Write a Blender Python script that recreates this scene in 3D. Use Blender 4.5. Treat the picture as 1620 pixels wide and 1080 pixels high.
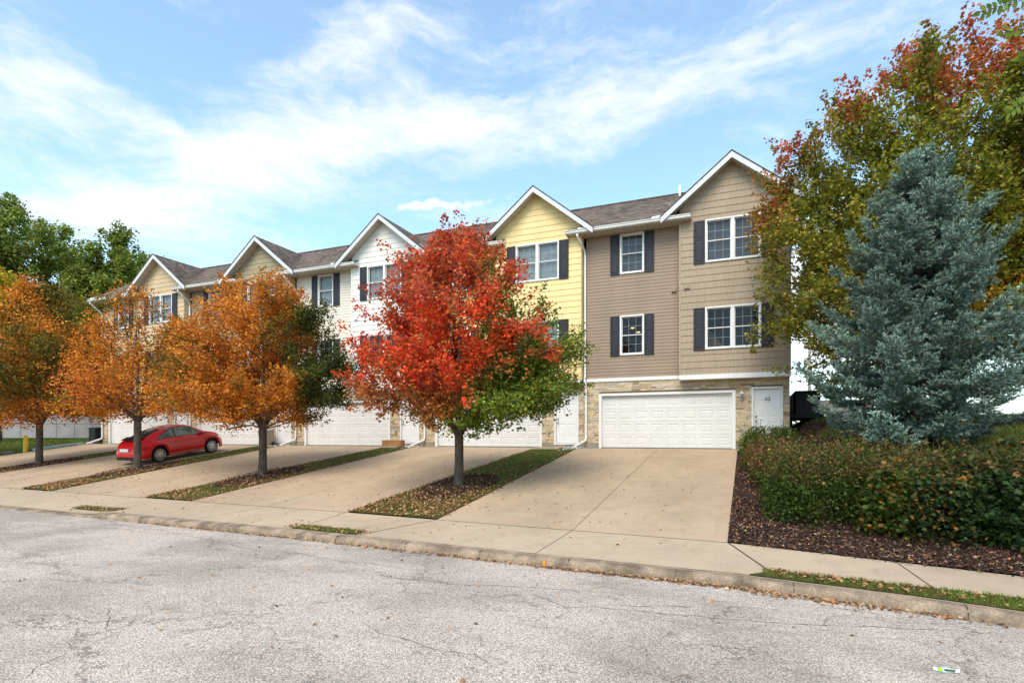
import bpy, math, random
import numpy as np
from mathutils import Vector, Matrix

C = bpy.context.scene.collection
PI = math.pi
R = math.radians
for o in list(bpy.data.objects):
    bpy.data.objects.remove(o)

# ------------------------------------------------------------------ camera, sky, sun
CZ = 0.48                                   # camera height above the garage floor (z = 0)
YAW = R(22.5)
cs, sn = math.cos(YAW), math.sin(YAW)
cam = bpy.data.objects.new("camera", bpy.data.cameras.new("camera"))
C.objects.link(cam)
cam.location = (0, 0, CZ)
cam.rotation_euler = (R(90), 0, YAW)
cam.data.sensor_width = 36
cam.data.lens = 901 / 1620 * 36
cam.data.shift_y = 149 / 1620
cam.data.clip_end = 3000
bpy.context.scene.camera = cam

SUN_EL, SUN_AZ = R(50), R(178)              # azimuth clockwise from +Y: light comes from behind-left of the camera
sc = bpy.context.scene
sc.view_settings.view_transform = 'Standard'
sc.view_settings.look = 'None'
sc.view_settings.exposure = 1.0
sc.view_settings.gamma = 1
sc.cycles.max_bounces = 8
sc.cycles.transparent_max_bounces = 12

world = bpy.data.worlds.new("World")
sc.world = world
world.use_nodes = True
nt = world.node_tree
nt.nodes.clear()


class NT:
    """tiny node-graph helper"""
    def __init__(s, tree):
        s.t = tree

    def n(s, kind, **kw):
        nd = s.t.nodes.new(kind)
        for k, v in kw.items():
            setattr(nd, k, v)
        return nd

    def put(s, sock, v):
        if hasattr(v, 'is_linked') or isinstance(v, bpy.types.NodeSocket):
            s.t.links.new(v, sock)
        else:
            if sock.type == 'RGBA' and len(v) == 3:
                v = (*v, 1)
            sock.default_value = v

    def math(s, op, a, b=None, c=None, clamp=False):
        m = s.n('ShaderNodeMath', operation=op, use_clamp=clamp)
        s.put(m.inputs[0], a)
        if b is not None: s.put(m.inputs[1], b)
        if c is not None: s.put(m.inputs[2], c)
        return m.outputs[0]

    def mix(s, f, a, b, mode='MIX'):
        m = s.n('ShaderNodeMix', data_type='RGBA', blend_type=mode)
        s.put(m.inputs[0], f); s.put(m.inputs[6], a); s.put(m.inputs[7], b)
        return m.outputs[2]

    def noise(s, vec, scale, detail=4, rough=.55, dist=0):
        m = s.n('ShaderNodeTexNoise')
        if vec is not None: s.put(m.inputs['Vector'], vec)
        m.inputs['Scale'].default_value = scale
        m.inputs['Detail'].default_value = detail
        m.inputs['Roughness'].default_value = rough
        m.inputs['Distortion'].default_value = dist
        return m.outputs[0]

    def ramp(s, f, lo, hi, a=0.0, b=1.0):
        m = s.n('ShaderNodeMapRange', interpolation_type='SMOOTHSTEP')
        s.put(m.inputs[0], f)
        for i, v in zip((1, 2, 3, 4), (lo, hi, a, b)): m.inputs[i].default_value = v
        return m.outputs[0]

    def mapping(s, vec, loc=(0, 0, 0), rot=(0, 0, 0), scale=(1, 1, 1)):
        m = s.n('ShaderNodeMapping')
        s.put(m.inputs[0], vec)
        m.inputs[1].default_value = loc; m.inputs[2].default_value = rot; m.inputs[3].default_value = scale
        return m.outputs[0]


w = NT(nt)
sky = w.n('ShaderNodeTexSky', sky_type='NISHITA', sun_disc=False)
sky.sun_elevation = SUN_EL
sky.sun_rotation = SUN_AZ
sky.altitude = 200
sky.air_density = 1.0
sky.dust_density = 1.0
sky.ozone_density = 1.5
tc = w.n('ShaderNodeTexCoord')
sep = w.n('ShaderNodeSeparateXYZ')
nt.links.new(tc.outputs['Generated'], sep.inputs[0])
az = w.math('ARCTAN2', sep.outputs[0], sep.outputs[1])        # 0 = +Y, positive to the right
el = w.math('ARCSINE', sep.outputs[2])
cmb = w.n('ShaderNodeCombineXYZ')
w.put(cmb.inputs[0], az); w.put(cmb.inputs[1], el)
AE = cmb.outputs[0]


def ae(u, v):
    """azimuth/elevation of a direction, from where clouds hang in the real sky"""
    a = (u - 810) / 901; b = (689 - v) / 901
    return math.atan(a) - YAW, math.atan2(b, math.sqrt(1 + a * a))


warp = w.n('ShaderNodeTexNoise'); w.put(warp.inputs['Vector'], AE)
warp.inputs['Scale'].default_value = 5; warp.inputs['Detail'].default_value = 5
vs = w.n('ShaderNodeVectorMath', operation='MULTIPLY_ADD')
w.put(vs.inputs[0], warp.outputs['Color']); vs.inputs[1].default_value = (.16, .09, 0); vs.inputs[2].default_value = (0, 0, 0)
va = w.n('ShaderNodeVectorMath', operation='ADD'); w.put(va.inputs[0], AE); w.put(va.inputs[1], vs.outputs[0])
AEW = va.outputs[0]
# long thin wisps rising to the right
n1 = w.noise(w.mapping(AEW, rot=(0, 0, R(-20)), scale=(2.2, 8.5, 1)), 1.6, 7, .58)
n2 = w.noise(w.mapping(AEW, rot=(0, 0, R(-14)), scale=(5.5, 15, 1)), 2.4, 8, .68)
n3 = w.noise(w.mapping(AEW, rot=(0, 0, R(-30)), scale=(9, 22, 1)), 3.0, 6, .65)
streak = w.math('ADD', w.math('MULTIPLY', n1, .52), w.math('ADD', w.math('MULTIPLY', n2, .32), w.math('MULTIPLY', n3, .17)))


def blob(u0, v0, u1, v1, wid, amp):
    """soft bank of cloud between two directions"""
    a0, e0 = ae(u0, v0); a1, e1 = ae(u1, v1)
    cx, cy = (a0 + a1) / 2 + .075, (e0 + e1) / 2 + .045
    L = math.hypot(a1 - a0, e1 - e0) / 2 + wid / 901 * .6
    ang = math.atan2(e1 - e0, a1 - a0)
    m = w.n('ShaderNodeMapping', vector_type='TEXTURE')
    w.put(m.inputs[0], AEW)
    m.inputs[1].default_value = (cx, cy, 0); m.inputs[2].default_value = (0, 0, ang)
    m.inputs[3].default_value = (L, wid / 901, 1)
    ln = w.n('ShaderNodeVectorMath', operation='LENGTH'); w.put(ln.inputs[0], m.outputs[0])
    return w.ramp(ln.outputs['Value'], 1.25, 0.0, 0.0, amp)


mask = None
for args in [(120, 320, 560, 240, 62, .17), (280, 230, 780, 160, 48, .20), (640, 190, 1230, 90, 42, .20),
             (-120, 130, 180, 150, 70, .22), (380, 110, 720, 20, 40, .17), (60, 60, 480, 330, 26, .12),
             (-200, 300, 360, 340, 60, .18), (560, 130, 900, 230, 60, .12),
             (700, 260, 1250, 130, 30, .12), (850, 60, 1500, 20, 40, .10), (0, 420, 1000, 380, 60, .10),
             (1100, 420, 1700, 560, 160, .30), (100, 20, 560, 60, 50, -.10), (900, 300, 1180, 200, 60, -.14),
             (250, 30, 380, 140, 30, -.08)]:
    bl = blob(*args)
    mask = bl if mask is None else w.math('ADD', mask, bl)
dens = w.math('ADD', streak, mask)
cov = w.ramp(dens, .44, .84, .12, 1)
hz = w.ramp(el, .42, .0, 0, .55)                              # whiter towards the horizon
# row of small puffs above the white house
pu = w.noise(AE, 42, 4, .5)
pb = blob(560, 330, 850, 305, 17, .60)
puff = w.ramp(w.math('ADD', pu, pb), .74, 1.04)
back = w.ramp(sep.outputs[1], -.2, .2)
cov = w.math('MAXIMUM', cov, w.math('MULTIPLY', puff, .8))
cov = w.math('MAXIMUM', cov, hz)
bgs = w.n('ShaderNodeBackground'); w.put(bgs.inputs[0], w.mix(1, sky.outputs[0], (.98, 1.21, 1.16), 'MULTIPLY')); bgs.inputs[1].default_value = .15
bgc = w.n('ShaderNodeBackground'); w.put(bgc.inputs[0], (.97, .98, 1.0)); bgc.inputs[1].default_value = .60
mx = w.n('ShaderNodeMixShader'); w.put(mx.inputs[0], w.math('MULTIPLY', cov, .92))
nt.links.new(bgs.outputs[0], mx.inputs[1]); nt.links.new(bgc.outputs[0], mx.inputs[2])
wo = w.n('ShaderNodeOutputWorld'); nt.links.new(mx.outputs[0], wo.inputs[0])

sun = bpy.data.objects.new("sun", bpy.data.lights.new("sun", 'SUN'))
C.objects.link(sun)
sun.data.energy = 1.75
sun.data.angle = R(34)
sun.data.color = (1.0, .87, .72)
d = Vector((math.sin(SUN_AZ) * math.cos(SUN_EL), math.cos(SUN_AZ) * math.cos(SUN_EL), math.sin(SUN_EL)))
sun.rotation_euler = d.to_track_quat('Z', 'Y').to_euler()

# ------------------------------------------------------------------ materials
MATS = {}


def mat(name, base, rough=.8, metal=0, spec=.3, build=None, coat=0):
    if name in MATS: return MATS[name]
    m = bpy.data.materials.new(name); m.use_nodes = True
    t = NT(m.node_tree)
    b = m.node_tree.nodes['Principled BSDF']
    b.inputs['Base Color'].default_value = (*base, 1)
    b.inputs['Roughness'].default_value = rough
    b.inputs['Metallic'].default_value = metal
    b.inputs['Specular IOR Level'].default_value = spec
    b.inputs['Coat Weight'].default_value = coat
    if build: build(t, b)
    MATS[name] = m
    return m


def obco(t): return t.n('ShaderNodeTexCoord').outputs['Object']


def bump(t, b, h, strength=.5, dist=.01):
    bp = t.n('ShaderNodeBump'); bp.inputs['Strength'].default_value = strength; bp.inputs['Distance'].default_value = dist
    t.put(bp.inputs['Height'], h); t.t.links.new(bp.outputs[0], b.inputs['Normal'])


def noisy(base, var=.12, scale=1.5, fine=30, bs=.3, bd=.004):
    def f(t, b):
        co = obco(t)
        a = t.ramp(t.noise(co, scale, 5), .3, .7, 1 - var, 1 + var)
        c = t.ramp(t.noise(co, fine, 3), .25, .75, 1 - var * .6, 1 + var * .6)
        k = t.math('MULTIPLY', a, c)
        v = t.n('ShaderNodeVectorMath', operation='SCALE'); v.inputs[0].default_value = base; t.put(v.inputs[3], k)
        t.put(b.inputs['Base Color'], v.outputs[0])
        bump(t, b, t.noise(co, fine * 1.5, 3), bs, bd)
    return f


def nmat(name, base, rough=.8, **k):
    kk = {q: k.pop(q) for q in ('metal', 'spec', 'coat') if q in k}
    return mat(name, base, rough, build=noisy(base, **k), **kk)


def road_build(t, b):
    co = obco(t)
    big = t.noise(co, .35, 5, .6)
    mid = t.noise(t.mapping(co, scale=(.6, 1.6, 1)), 1.3, 5, .6)
    sp = t.noise(co, 62, 3, .7)
    sp2 = t.noise(co, 110, 2, .7)
    v = t.n('ShaderNodeTexVoronoi', feature='F1'); t.put(v.inputs['Vector'], co); v.inputs['Scale'].default_value = 100
    stone = t.n('ShaderNodeSeparateColor'); t.put(stone.inputs[0], v.outputs['Color'])
    k = t.ramp(stone.outputs[0], 0, 1, .52, 1.36)
    k = t.math('MULTIPLY', k, t.ramp(sp, .3, .7, .66, 1.20))
    k = t.math('MULTIPLY', k, t.ramp(sp2, .3, .7, .86, 1.14))
    k = t.math('MULTIPLY', k, t.ramp(big, .38, .62, 1.08, .78))
    k = t.math('MULTIPLY', k, t.ramp(mid, .52, .75, 1.04, .80))
    # worn oily patches
    oil = t.ramp(t.noise(t.mapping(co, loc=(7, 3, 0), scale=(1, 2.0, 1)), 1.0, 6, .7), .60, .72, 1.0, .80)
    k = t.math('MULTIPLY', k, oil)
    spots = t.ramp(t.noise(t.mapping(co, scale=(1, 1.5, 1)), 3.6, 3, .5), .71, .76, 1.0, .66)
    k = t.math('MULTIPLY', k, spots)
    # cracks
    wn = t.n('ShaderNodeTexNoise'); t.put(wn.inputs['Vector'], co); wn.inputs['Scale'].default_value = 1.4; wn.inputs['Detail'].default_value = 8
    wn.inputs['Roughness'].default_value = .7
    mad = t.n('ShaderNodeVectorMath', operation='MULTIPLY_ADD'); t.put(mad.inputs[0], wn.outputs['Color']); mad.inputs[1].default_value = (1.3, 1.3, 0); t.put(mad.inputs[2], co)
    crk = None
    for sc_, wd, sca, msk, o in ((.30, .0075, (1, 1.9, 1), .42, 0), (.75, .013, (1, 1.5, 1), .50, 9), (.14, .0042, (1, 3, 1), .36, 4)):
        vo = t.n('ShaderNodeTexVoronoi', feature='DISTANCE_TO_EDGE'); t.put(vo.inputs['Vector'], t.mapping(mad.outputs[0], loc=(o, o, 0), scale=sca)); vo.inputs['Scale'].default_value = sc_
        c = t.ramp(vo.outputs[0], 0, wd, 1, 0)
        c = t.math('MULTIPLY', c, t.ramp(t.noise(t.mapping(co, loc=(o, 2 * o, 0)), .7, 4), msk, msk + .08))
        crk = c if crk is None else t.math('MAXIMUM', crk, c)
    k = t.math('MULTIPLY', k, t.math('SUBTRACT', 1.0, t.math('MULTIPLY', crk, .55)))
    sc2 = t.n('ShaderNodeVectorMath', operation='SCALE'); sc2.inputs[0].default_value = (.50, .42, .355); t.put(sc2.inputs[3], k)
    t.put(b.inputs['Base Color'], sc2.outputs[0])
    bump(t, b, t.math('ADD', sp, t.math('MULTIPLY', v.outputs['Distance'], -.8)), .6, .008)


M_road = mat('asphalt', (.3, .3, .3), .95, spec=.15, build=road_build)


def conc_build(base, var=.1):
    def f(t, b):
        co = obco(t)
        big = t.ramp(t.noise(t.mapping(co, scale=(1, .6, 1)), .45, 5, .6), .35, .7, 1 + var, 1 - var)
        mid = t.ramp(t.noise(co, 2.2, 6, .65), .4, .75, 1.03, .90)
        fine = t.ramp(t.noise(co, 60, 3, .7), .3, .7, .90, 1.08)
        st = t.ramp(t.noise(t.mapping(co, scale=(2.6, .5, 1)), 1.1, 5, .6), .60, .74, 1.0, .86)
        sp3 = t.n('ShaderNodeSeparateXYZ'); t.put(sp3.inputs[0], co)
        cc_ = t.n('ShaderNodeCombineXYZ'); t.put(cc_.inputs[0], t.math('FLOOR', t.math('DIVIDE', t.math('ADD', sp3.outputs[0], .15), 2.95))); t.put(cc_.inputs[1], t.math('FLOOR', t.math('DIVIDE', t.math('SUBTRACT', sp3.outputs[1], 10.7), 5.5)))
        wn_ = t.n('ShaderNodeTexWhiteNoise', noise_dimensions='2D'); t.put(wn_.inputs['Vector'], cc_.outputs[0])
        slab = t.math('MULTIPLY_ADD', wn_.outputs[0], .09, .955)
        oil = t.ramp(t.noise(t.mapping(co, loc=(3, 1, 0), scale=(1.4, .9, 1)), 1.7, 3, .5), .70, .80, 1.0, .70)
        slab = t.math('MULTIPLY', slab, oil)
        spk = t.ramp(t.noise(co, 13, 2, .5), .72, .76, 1.0, .72)
        k = t.math('MULTIPLY', t.math('MULTIPLY', big, mid), t.math('MULTIPLY', fine, t.math('MULTIPLY', t.math('MULTIPLY', st, slab), spk)))
        v = t.n('ShaderNodeVectorMath', operation='SCALE'); v.inputs[0].default_value = base; t.put(v.inputs[3], k)
        t.put(b.inputs['Base Color'], v.outputs[0])
        bump(t, b, t.noise(co, 70, 4, .7), .35, .004)
    return f


M_drive = mat('driveway_concrete', (.4, .33, .25), .9, spec=.2, build=conc_build((.415, .305, .205)))
M_walk = mat('sidewalk_concrete', (.45, .38, .28), .9, spec=.2, build=conc_build((.45, .345, .238), .07))
M_kerb = mat('kerb_concrete', (.3, .25, .2), .95, spec=.15, build=noisy((.25, .185, .13), .4, 3, 35, .6, .01))
M_joint = mat('joint_dirt', (.09, .07, .05), .95)
M_found = nmat('foundation_concrete', (.28, .24, .19), .9, var=.2, scale=3)


def grass_build(t, b):
    co = obco(t)
    g = t.noise(co, 1.1, 5, .6)
    f = t.noise(co, 22, 4, .7)
    c = t.mix(t.ramp(g, .38, .62), (.075, .10, .018), (.15, .12, .035))
    c = t.mix(t.ramp(f, .35, .7), c, (.05, .045, .015))
    t.put(b.inputs['Base Color'], c)
    bump(t, b, f, .9, .05)


M_lawn = mat('lawn', (.08, .1, .02), .95, spec=.1, build=grass_build)


def mulch_build(t, b):
    co = obco(t)
    v = t.n('ShaderNodeTexVoronoi'); t.put(v.inputs['Vector'], t.mapping(co, scale=(1, 1.7, 1))); v.inputs['Scale'].default_value = 26
    s = t.n('ShaderNodeSeparateColor'); t.put(s.inputs[0], v.outputs['Color'])
    c = t.mix(s.outputs[0], (.028, .016, .012), (.11, .062, .045))
    c = t.mix(t.ramp(t.noise(co, 2, 4), .45, .7, 0, .6), c, (.05, .028, .018))
    t.put(b.inputs['Base Color'], c)
    bump(t, b, t.math('ADD', t.noise(co, 40, 4, .7), t.math('MULTIPLY', v.outputs[0], -1)), 1, .04)


M_mulch = mat('mulch', (.06, .035, .025), .95, spec=.1, build=mulch_build)


def attr_mat(name, rough=.7, trans=0.0, spec=.25):
    def f(t, b):
        a = t.n('ShaderNodeAttribute', attribute_name='Col')
        t.put(b.inputs['Base Color'], a.outputs['Color'])
        if trans:
            tr = t.n('ShaderNodeBsdfTranslucent'); t.put(tr.inputs[0], a.outputs['Color'])
            m = t.n('ShaderNodeMixShader'); m.inputs[0].default_value = trans
            t.t.links.new(b.outputs[0], m.inputs[1]); t.t.links.new(tr.outputs[0], m.inputs[2])
            out = t.t.nodes['Material Output']; t.t.links.new(m.outputs[0], out.inputs[0])
    return mat(name, (.5, .5, .5), rough, spec=spec, build=f)


M_leaf = attr_mat('leaves', .6, .38)
M_needle = attr_mat('needles', .75, .12, .2)
M_blade = attr_mat('grass_blades', .8, .25)
M_litter = attr_mat('leaf_litter', .85, .1)


def stone_build(t, b):
    a = t.n('ShaderNodeAttribute', attribute_name='Col')
    co = obco(t)
    k = t.ramp(t.noise(co, 16, 5, .7), .3, .7, .78, 1.15)
    v = t.n('ShaderNodeVectorMath', operation='SCALE'); t.put(v.inputs[0], a.outputs['Color']); t.put(v.inputs[3], k)
    t.put(b.inputs['Base Color'], v.outputs[0])
    bump(t, b, t.noise(co, 30, 5, .7), .7, .012)


M_stone = mat('ledge_stone', (.4, .3, .2), .9, spec=.15, build=stone_build)
M_mortar = mat('stone_joint', (.17, .13, .09), .95)


def bark_build(base):
    def f(t, b):
        co = obco(t)
        s = t.noise(t.mapping(co, scale=(1, 1, .22)), 26, 6, .7)
        g = t.noise(co, 5, 4)
        c = t.mix(t.ramp(s, .35, .65), tuple(x * .45 for x in base), base)
        c = t.mix(t.ramp(g, .45, .7, 0, .5), c, tuple(x * 1.5 for x in base))
        t.put(b.inputs['Base Color'], c); bump(t, b, s, .9, .02)
    return f


M_bark = mat('bark', (.14, .11, .085), .95, spec=.1, build=bark_build((.125, .098, .076)))
M_bark_d = mat('dark_bark', (.07, .05, .04), .95, spec=.1, build=bark_build((.075, .055, .042)))


def side_mat(name, base, shake=False):
    def f(t, b):
        co = obco(t)
        k = t.math('MULTIPLY', t.ramp(t.noise(t.mapping(co, scale=(.3, .3, 2)), 1.2, 4), .3, .7, .95, 1.05), t.ramp(t.noise(t.mapping(co, scale=(1.6, 1, .25)), .9, 5, .65), .35, .72, 1.04, .92))
        gr = t.noise(t.mapping(co, scale=(1, 1, 16)), 9, 4, .7)
        k = t.math('MULTIPLY', k, t.ramp(gr, .3, .7, .96, 1.04))
        if shake:
            s = t.n('ShaderNodeSeparateXYZ'); t.put(s.inputs[0], co)
            row = t.math('FLOOR', t.math('DIVIDE', s.outputs[2], .24))
            xx = t.math('ADD', t.math('MULTIPLY', s.outputs[0], 7.1), t.math('MULTIPLY', row, 3.37))
            w1 = t.n('ShaderNodeTexWhiteNoise', noise_dimensions='2D')
            c2 = t.n('ShaderNodeCombineXYZ'); t.put(c2.inputs[0], t.math('FLOOR', xx)); t.put(c2.inputs[1], row); t.put(w1.inputs['Vector'], c2.outputs[0])
            fr = t.math('FRACT', xx)
            pos = t.math('ABSOLUTE', t.math('SUBTRACT', fr, t.math('MULTIPLY_ADD', w1.outputs[0], .7, .15)))
            k = t.math('MULTIPLY', k, t.ramp(pos, .03, .07, .72, 1.0))
        v = t.n('ShaderNodeVectorMath', operation='SCALE'); v.inputs[0].default_value = base; t.put(v.inputs[3], k)
        t.put(b.inputs['Base Color'], v.outputs[0])
        bump(t, b, gr, .25, .003)
    return mat(name, base, .65, spec=.25, build=f)


SIDE = {
    'taupe_lap': side_mat('taupe_lap', (.30, .22, .155)), 'taupe_shake': side_mat('taupe_shake', (.37, .285, .20), True),
    'yellow': side_mat('yellow_lap', (.79, .60, .29)), 'yellow2': side_mat('pale_yellow_lap', (.76, .59, .27)),
    'white': side_mat('white_lap', (.73, .71, .65)), 'cream': side_mat('cream_lap', (.66, .61, .51)),
    'olive_shake': side_mat('olive_shake', (.36, .30, .19), True), 'olive_lap': side_mat('olive_lap', (.31, .27, .18)),
    'sand_shake': side_mat('sand_shake', (.58, .44, .27), True), 'sand_lap': side_mat('sand_lap', (.52, .42, .28)),
}
M_white = nmat('white_trim', (.72, .71, .69), .5, var=.03)
M_fascia = nmat('fascia_metal', (.60, .61, .62), .45, var=.03)
M_gutter = nmat('gutter_metal', (.62, .60, .56), .45, var=.08, scale=2)
M_door = nmat('door_paint', (.72, .71, .70), .5, var=.025)
M_garage = nmat('garage_door_paint', (.66, .645, .625), .55, var=.03)
M_shutter = nmat('shutter_plastic', (.026, .025, .034), .55, var=.1)
M_black = nmat('black_paint', (.012, .012, .013), .5, var=.2)
M_metal = mat('brushed_metal', (.35, .33, .3), .35, 1)
M_number = mat('number_black', (.015, .015, .015), .5)


def soffit_build(t, b):
    s = t.n('ShaderNodeSeparateXYZ'); t.put(s.inputs[0], obco(t))
    f = t.math('FRACT', t.math('MULTIPLY', s.outputs[0], 4.6))
    k = t.ramp(f, .0, .10, .55, 1)
    v = t.n('ShaderNodeVectorMath', operation='SCALE'); v.inputs[0].default_value = (.48, .44, .37); t.put(v.inputs[3], k)
    t.put(b.inputs['Base Color'], v.outputs[0])


M_soffit = mat('soffit', (.5, .45, .38), .6, build=soffit_build)


def roof_build(t, b):
    co = obco(t)
    s = t.n('ShaderNodeSeparateXYZ'); t.put(s.inputs[0], co)
    row = t.math('MULTIPLY', s.outputs[2], 11.5)
    rf = t.math('FLOOR', row); rr = t.math('FRACT', row)
    along = t.math('ADD', s.outputs[0], s.outputs[1])
    xx = t.math('ADD', t.math('MULTIPLY', along, 5.2), t.math('MULTIPLY', rf, 2.61))
    wn = t.n('ShaderNodeTexWhiteNoise', noise_dimensions='2D'); c2 = t.n('ShaderNodeCombineXYZ')
    t.put(c2.inputs[0], t.math('FLOOR', xx)); t.put(c2.inputs[1], rf); t.put(wn.inputs['Vector'], c2.outputs[0])
    c = t.mix(wn.outputs[0], (.085, .062, .050), (.185, .145, .120))
    k = t.math('MULTIPLY', t.ramp(rr, 0, .22, .6, 1), t.ramp(t.math('FRACT', xx), 0, .1, .75, 1))
    k = t.math('MULTIPLY', k, t.ramp(t.noise(co, 60, 3, .7), .3, .7, .75, 1.2))
    k = t.math('MULTIPLY', k, t.ramp(t.noise(co, .8, 4), .35, .65, .9, 1.1))
    v = t.n('ShaderNodeVectorMath', operation='SCALE'); t.put(v.inputs[0], c); t.put(v.inputs[3], k)
    t.put(b.inputs['Base Color'], v.outputs[0]); bump(t, b, t.math('ADD', rr, t.noise(co, 50)), .6, .015)


M_roof = mat('asphalt_shingles', (.1, .08, .065), .95, spec=.15, build=roof_build)


def glass_mat(name, tint=(1, 1, 1), refl=.5):
    m = bpy.data.materials.new(name); m.use_nodes = True
    t = NT(m.node_tree); m.node_tree.nodes.clear()
    tr = t.n('ShaderNodeBsdfTransparent'); tr.inputs[0].default_value = (*tint, 1)
    gl = t.n('ShaderNodeBsdfGlossy'); gl.inputs['Roughness'].default_value = .03
    fr = t.n('ShaderNodeFresnel'); fr.inputs[0].default_value = 1.5
    mx_ = t.n('ShaderNodeMixShader'); t.put(mx_.inputs[0], t.math('MULTIPLY_ADD', fr.outputs[0], .5, refl * .015, clamp=True))
    t.t.links.new(tr.outputs[0], mx_.inputs[1]); t.t.links.new(gl.outputs[0], mx_.inputs[2])
    o = t.n('ShaderNodeOutputMaterial'); t.t.links.new(mx_.outputs[0], o.inputs[0])
    return m


M_glass = glass_mat('window_glass', (.80, .84, .86), .6)
M_carglass = glass_mat('car_glass', (.45, .55, .52), .8)
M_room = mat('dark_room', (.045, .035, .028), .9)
M_warmglow = mat('painted_warm_glow', (.30, .17, .07), .9)
M_blind = nmat('window_blind', (.12, .123, .13), .8, var=.12, scale=5)
M_curtain = nmat('net_curtain', (.38, .41, .41), .8, var=.15, scale=6)
_lm = bpy.data.materials.new('lit_bulb'); _lm.use_nodes = True
_lb = _lm.node_tree.nodes['Principled BSDF']; _lb.inputs['Emission Color'].default_value = (1, .62, .18, 1); _lb.inputs['Emission Strength'].default_value = 2.5
M_bulb = _lm

# ------------------------------------------------------------------ mesh helpers


class MB:
    def __init__(s):
        s.v = []; s.f = []; s.c = []; s.sm = []

    def face(s, pts, col=None, smooth=False):
        i = len(s.v); s.v += [tuple(p) for p in pts]
        s.c += [col or (.5, .5, .5)] * len(pts)
        s.f.append(tuple(range(i, i + len(pts)))); s.sm.append(smooth)

    def box(s, x0, x1, y0, y1, z0, z1, col=None, skip=''):
        P = [(x0, y0, z0), (x1, y0, z0), (x1, y1, z0), (x0, y1, z0), (x0, y0, z1), (x1, y0, z1), (x1, y1, z1), (x0, y1, z1)]
        i = len(s.v); s.v += P; s.c += [col or (.5, .5, .5)] * 8
        F = {'b': (0, 3, 2, 1), 't': (4, 5, 6, 7), 'f': (0, 1, 5, 4), 'r': (1, 2, 6, 5), 'k': (2, 3, 7, 6), 'l': (3, 0, 4, 7)}
        for k, f in F.items():
            if k not in skip: s.f.append(tuple(i + q for q in f)); s.sm.append(False)

    def hexa(s, P, col=None):
        i = len(s.v); s.v += [tuple(p) for p in P]; s.c += [col or (.5, .5, .5)] * 8
        for f in ((0, 3, 2, 1), (4, 5, 6, 7), (0, 1, 5, 4), (1, 2, 6, 5), (2, 3, 7, 6), (3, 0, 4, 7)):
            s.f.append(tuple(i + q for q in f)); s.sm.append(False)

    def tube(s, pts, rad, n=8, cap=True, col=None, smooth=True, squash=None):
        pts = [Vector(p) for p in pts]
        if not hasattr(rad, '__len__'): rad = [rad] * len(pts)
        i0 = len(s.v); up = None
        for k, p in enumerate(pts):
            a = pts[max(0, k - 1)]; b = pts[min(len(pts) - 1, k + 1)]
            t = (b - a).normalized()
            if up is None:
                up = Vector((0, 0, 1)) if abs(t.z) < .9 else Vector((0, 1, 0))
            u = (up - t * up.dot(t)).normalized(); up = u
            v = t.cross(u)
            for j in range(n):
                an = 2 * PI * (j + .5) / n
                q = p + (u * math.cos(an) + v * math.sin(an)) * rad[k]
                s.v.append(tuple(q)); s.c.append(col or (.5, .5, .5))
        for k in range(len(pts) - 1):
            for j in range(n):
                a = i0 + k * n + j; b = i0 + k * n + (j + 1) % n
                s.f.append((a, b, b + n, a + n)); s.sm.append(smooth)
        if cap:
            s.f.append(tuple(i0 + j for j in reversed(range(n)))); s.sm.append(False)
            e = i0 + (len(pts) - 1) * n
            s.f.append(tuple(e + j for j in range(n))); s.sm.append(False)

    def lathe(s, prof, n=16, ctr=(0, 0, 0), axis='z', col=None, smooth=True):
        i0 = len(s.v)
        for r, h in prof:
            for j in range(n):
                a = 2 * PI * j / n; c_, s_ = math.cos(a) * r, math.sin(a) * r
                p = (c_, s_, h) if axis == 'z' else ((c_, h, s_) if axis == 'y' else (h, c_, s_))
                s.v.append((p[0] + ctr[0], p[1] + ctr[1], p[2] + ctr[2])); s.c.append(col or (.5, .5, .5))
        for k in range(len(prof) - 1):
            for j in range(n):
                a = i0 + k * n + j; b = i0 + k * n + (j + 1) % n
                s.f.append((a, b, b + n, a + n)); s.sm.append(smooth)

    def grid(s, P, smooth=True, col=None):
        """P: rows x cols x 3"""
        nr, nc = len(P), len(P[0]); i0 = len(s.v)
        for r in P:
            for p in r: s.v.append(tuple(p)); s.c.append(col or (.5, .5, .5))
        for r in range(nr - 1):
            for c in range(nc - 1):
                a = i0 + r * nc + c
                s.f.append((a, a + 1, a + nc + 1, a + nc)); s.sm.append(smooth)

    def build(s, name, material, parent=None, sub=None, colors=False):
        me = bpy.data.meshes.new(name)
        ox, oy, oz = (0, 0, 0) if sub is None else sub
        me.from_pydata([(x - ox, y - oy, z - oz) for x, y, z in s.v], [], s.f)
        me.materials.append(material)
        me.polygons.foreach_set('use_smooth', s.sm)
        if colors:
            ca = me.color_attributes.new('Col', 'FLOAT_COLOR', 'POINT')
            arr = np.ones((len(s.v), 4), np.float32); arr[:, :3] = s.c
            ca.data.foreach_set('color', arr.ravel())
        me.update()
        o = bpy.data.objects.new(name, me); C.objects.link(o)
        if parent is not None: o.parent = parent
        return o


def tag(o, label=None, cat=None, group=None, kind=None):
    if label: o['label'] = label
    if cat: o['category'] = cat
    if group: o['group'] = group
    if kind: o['kind'] = kind
    return o


def empty(name, loc, label, cat, group=None, rz=0):
    o = bpy.data.objects.new(name, None); C.objects.link(o)
    o.location = loc; o.rotation_euler = (0, 0, rz); o.empty_display_size = .2
    return tag(o, label, cat, group)


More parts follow.
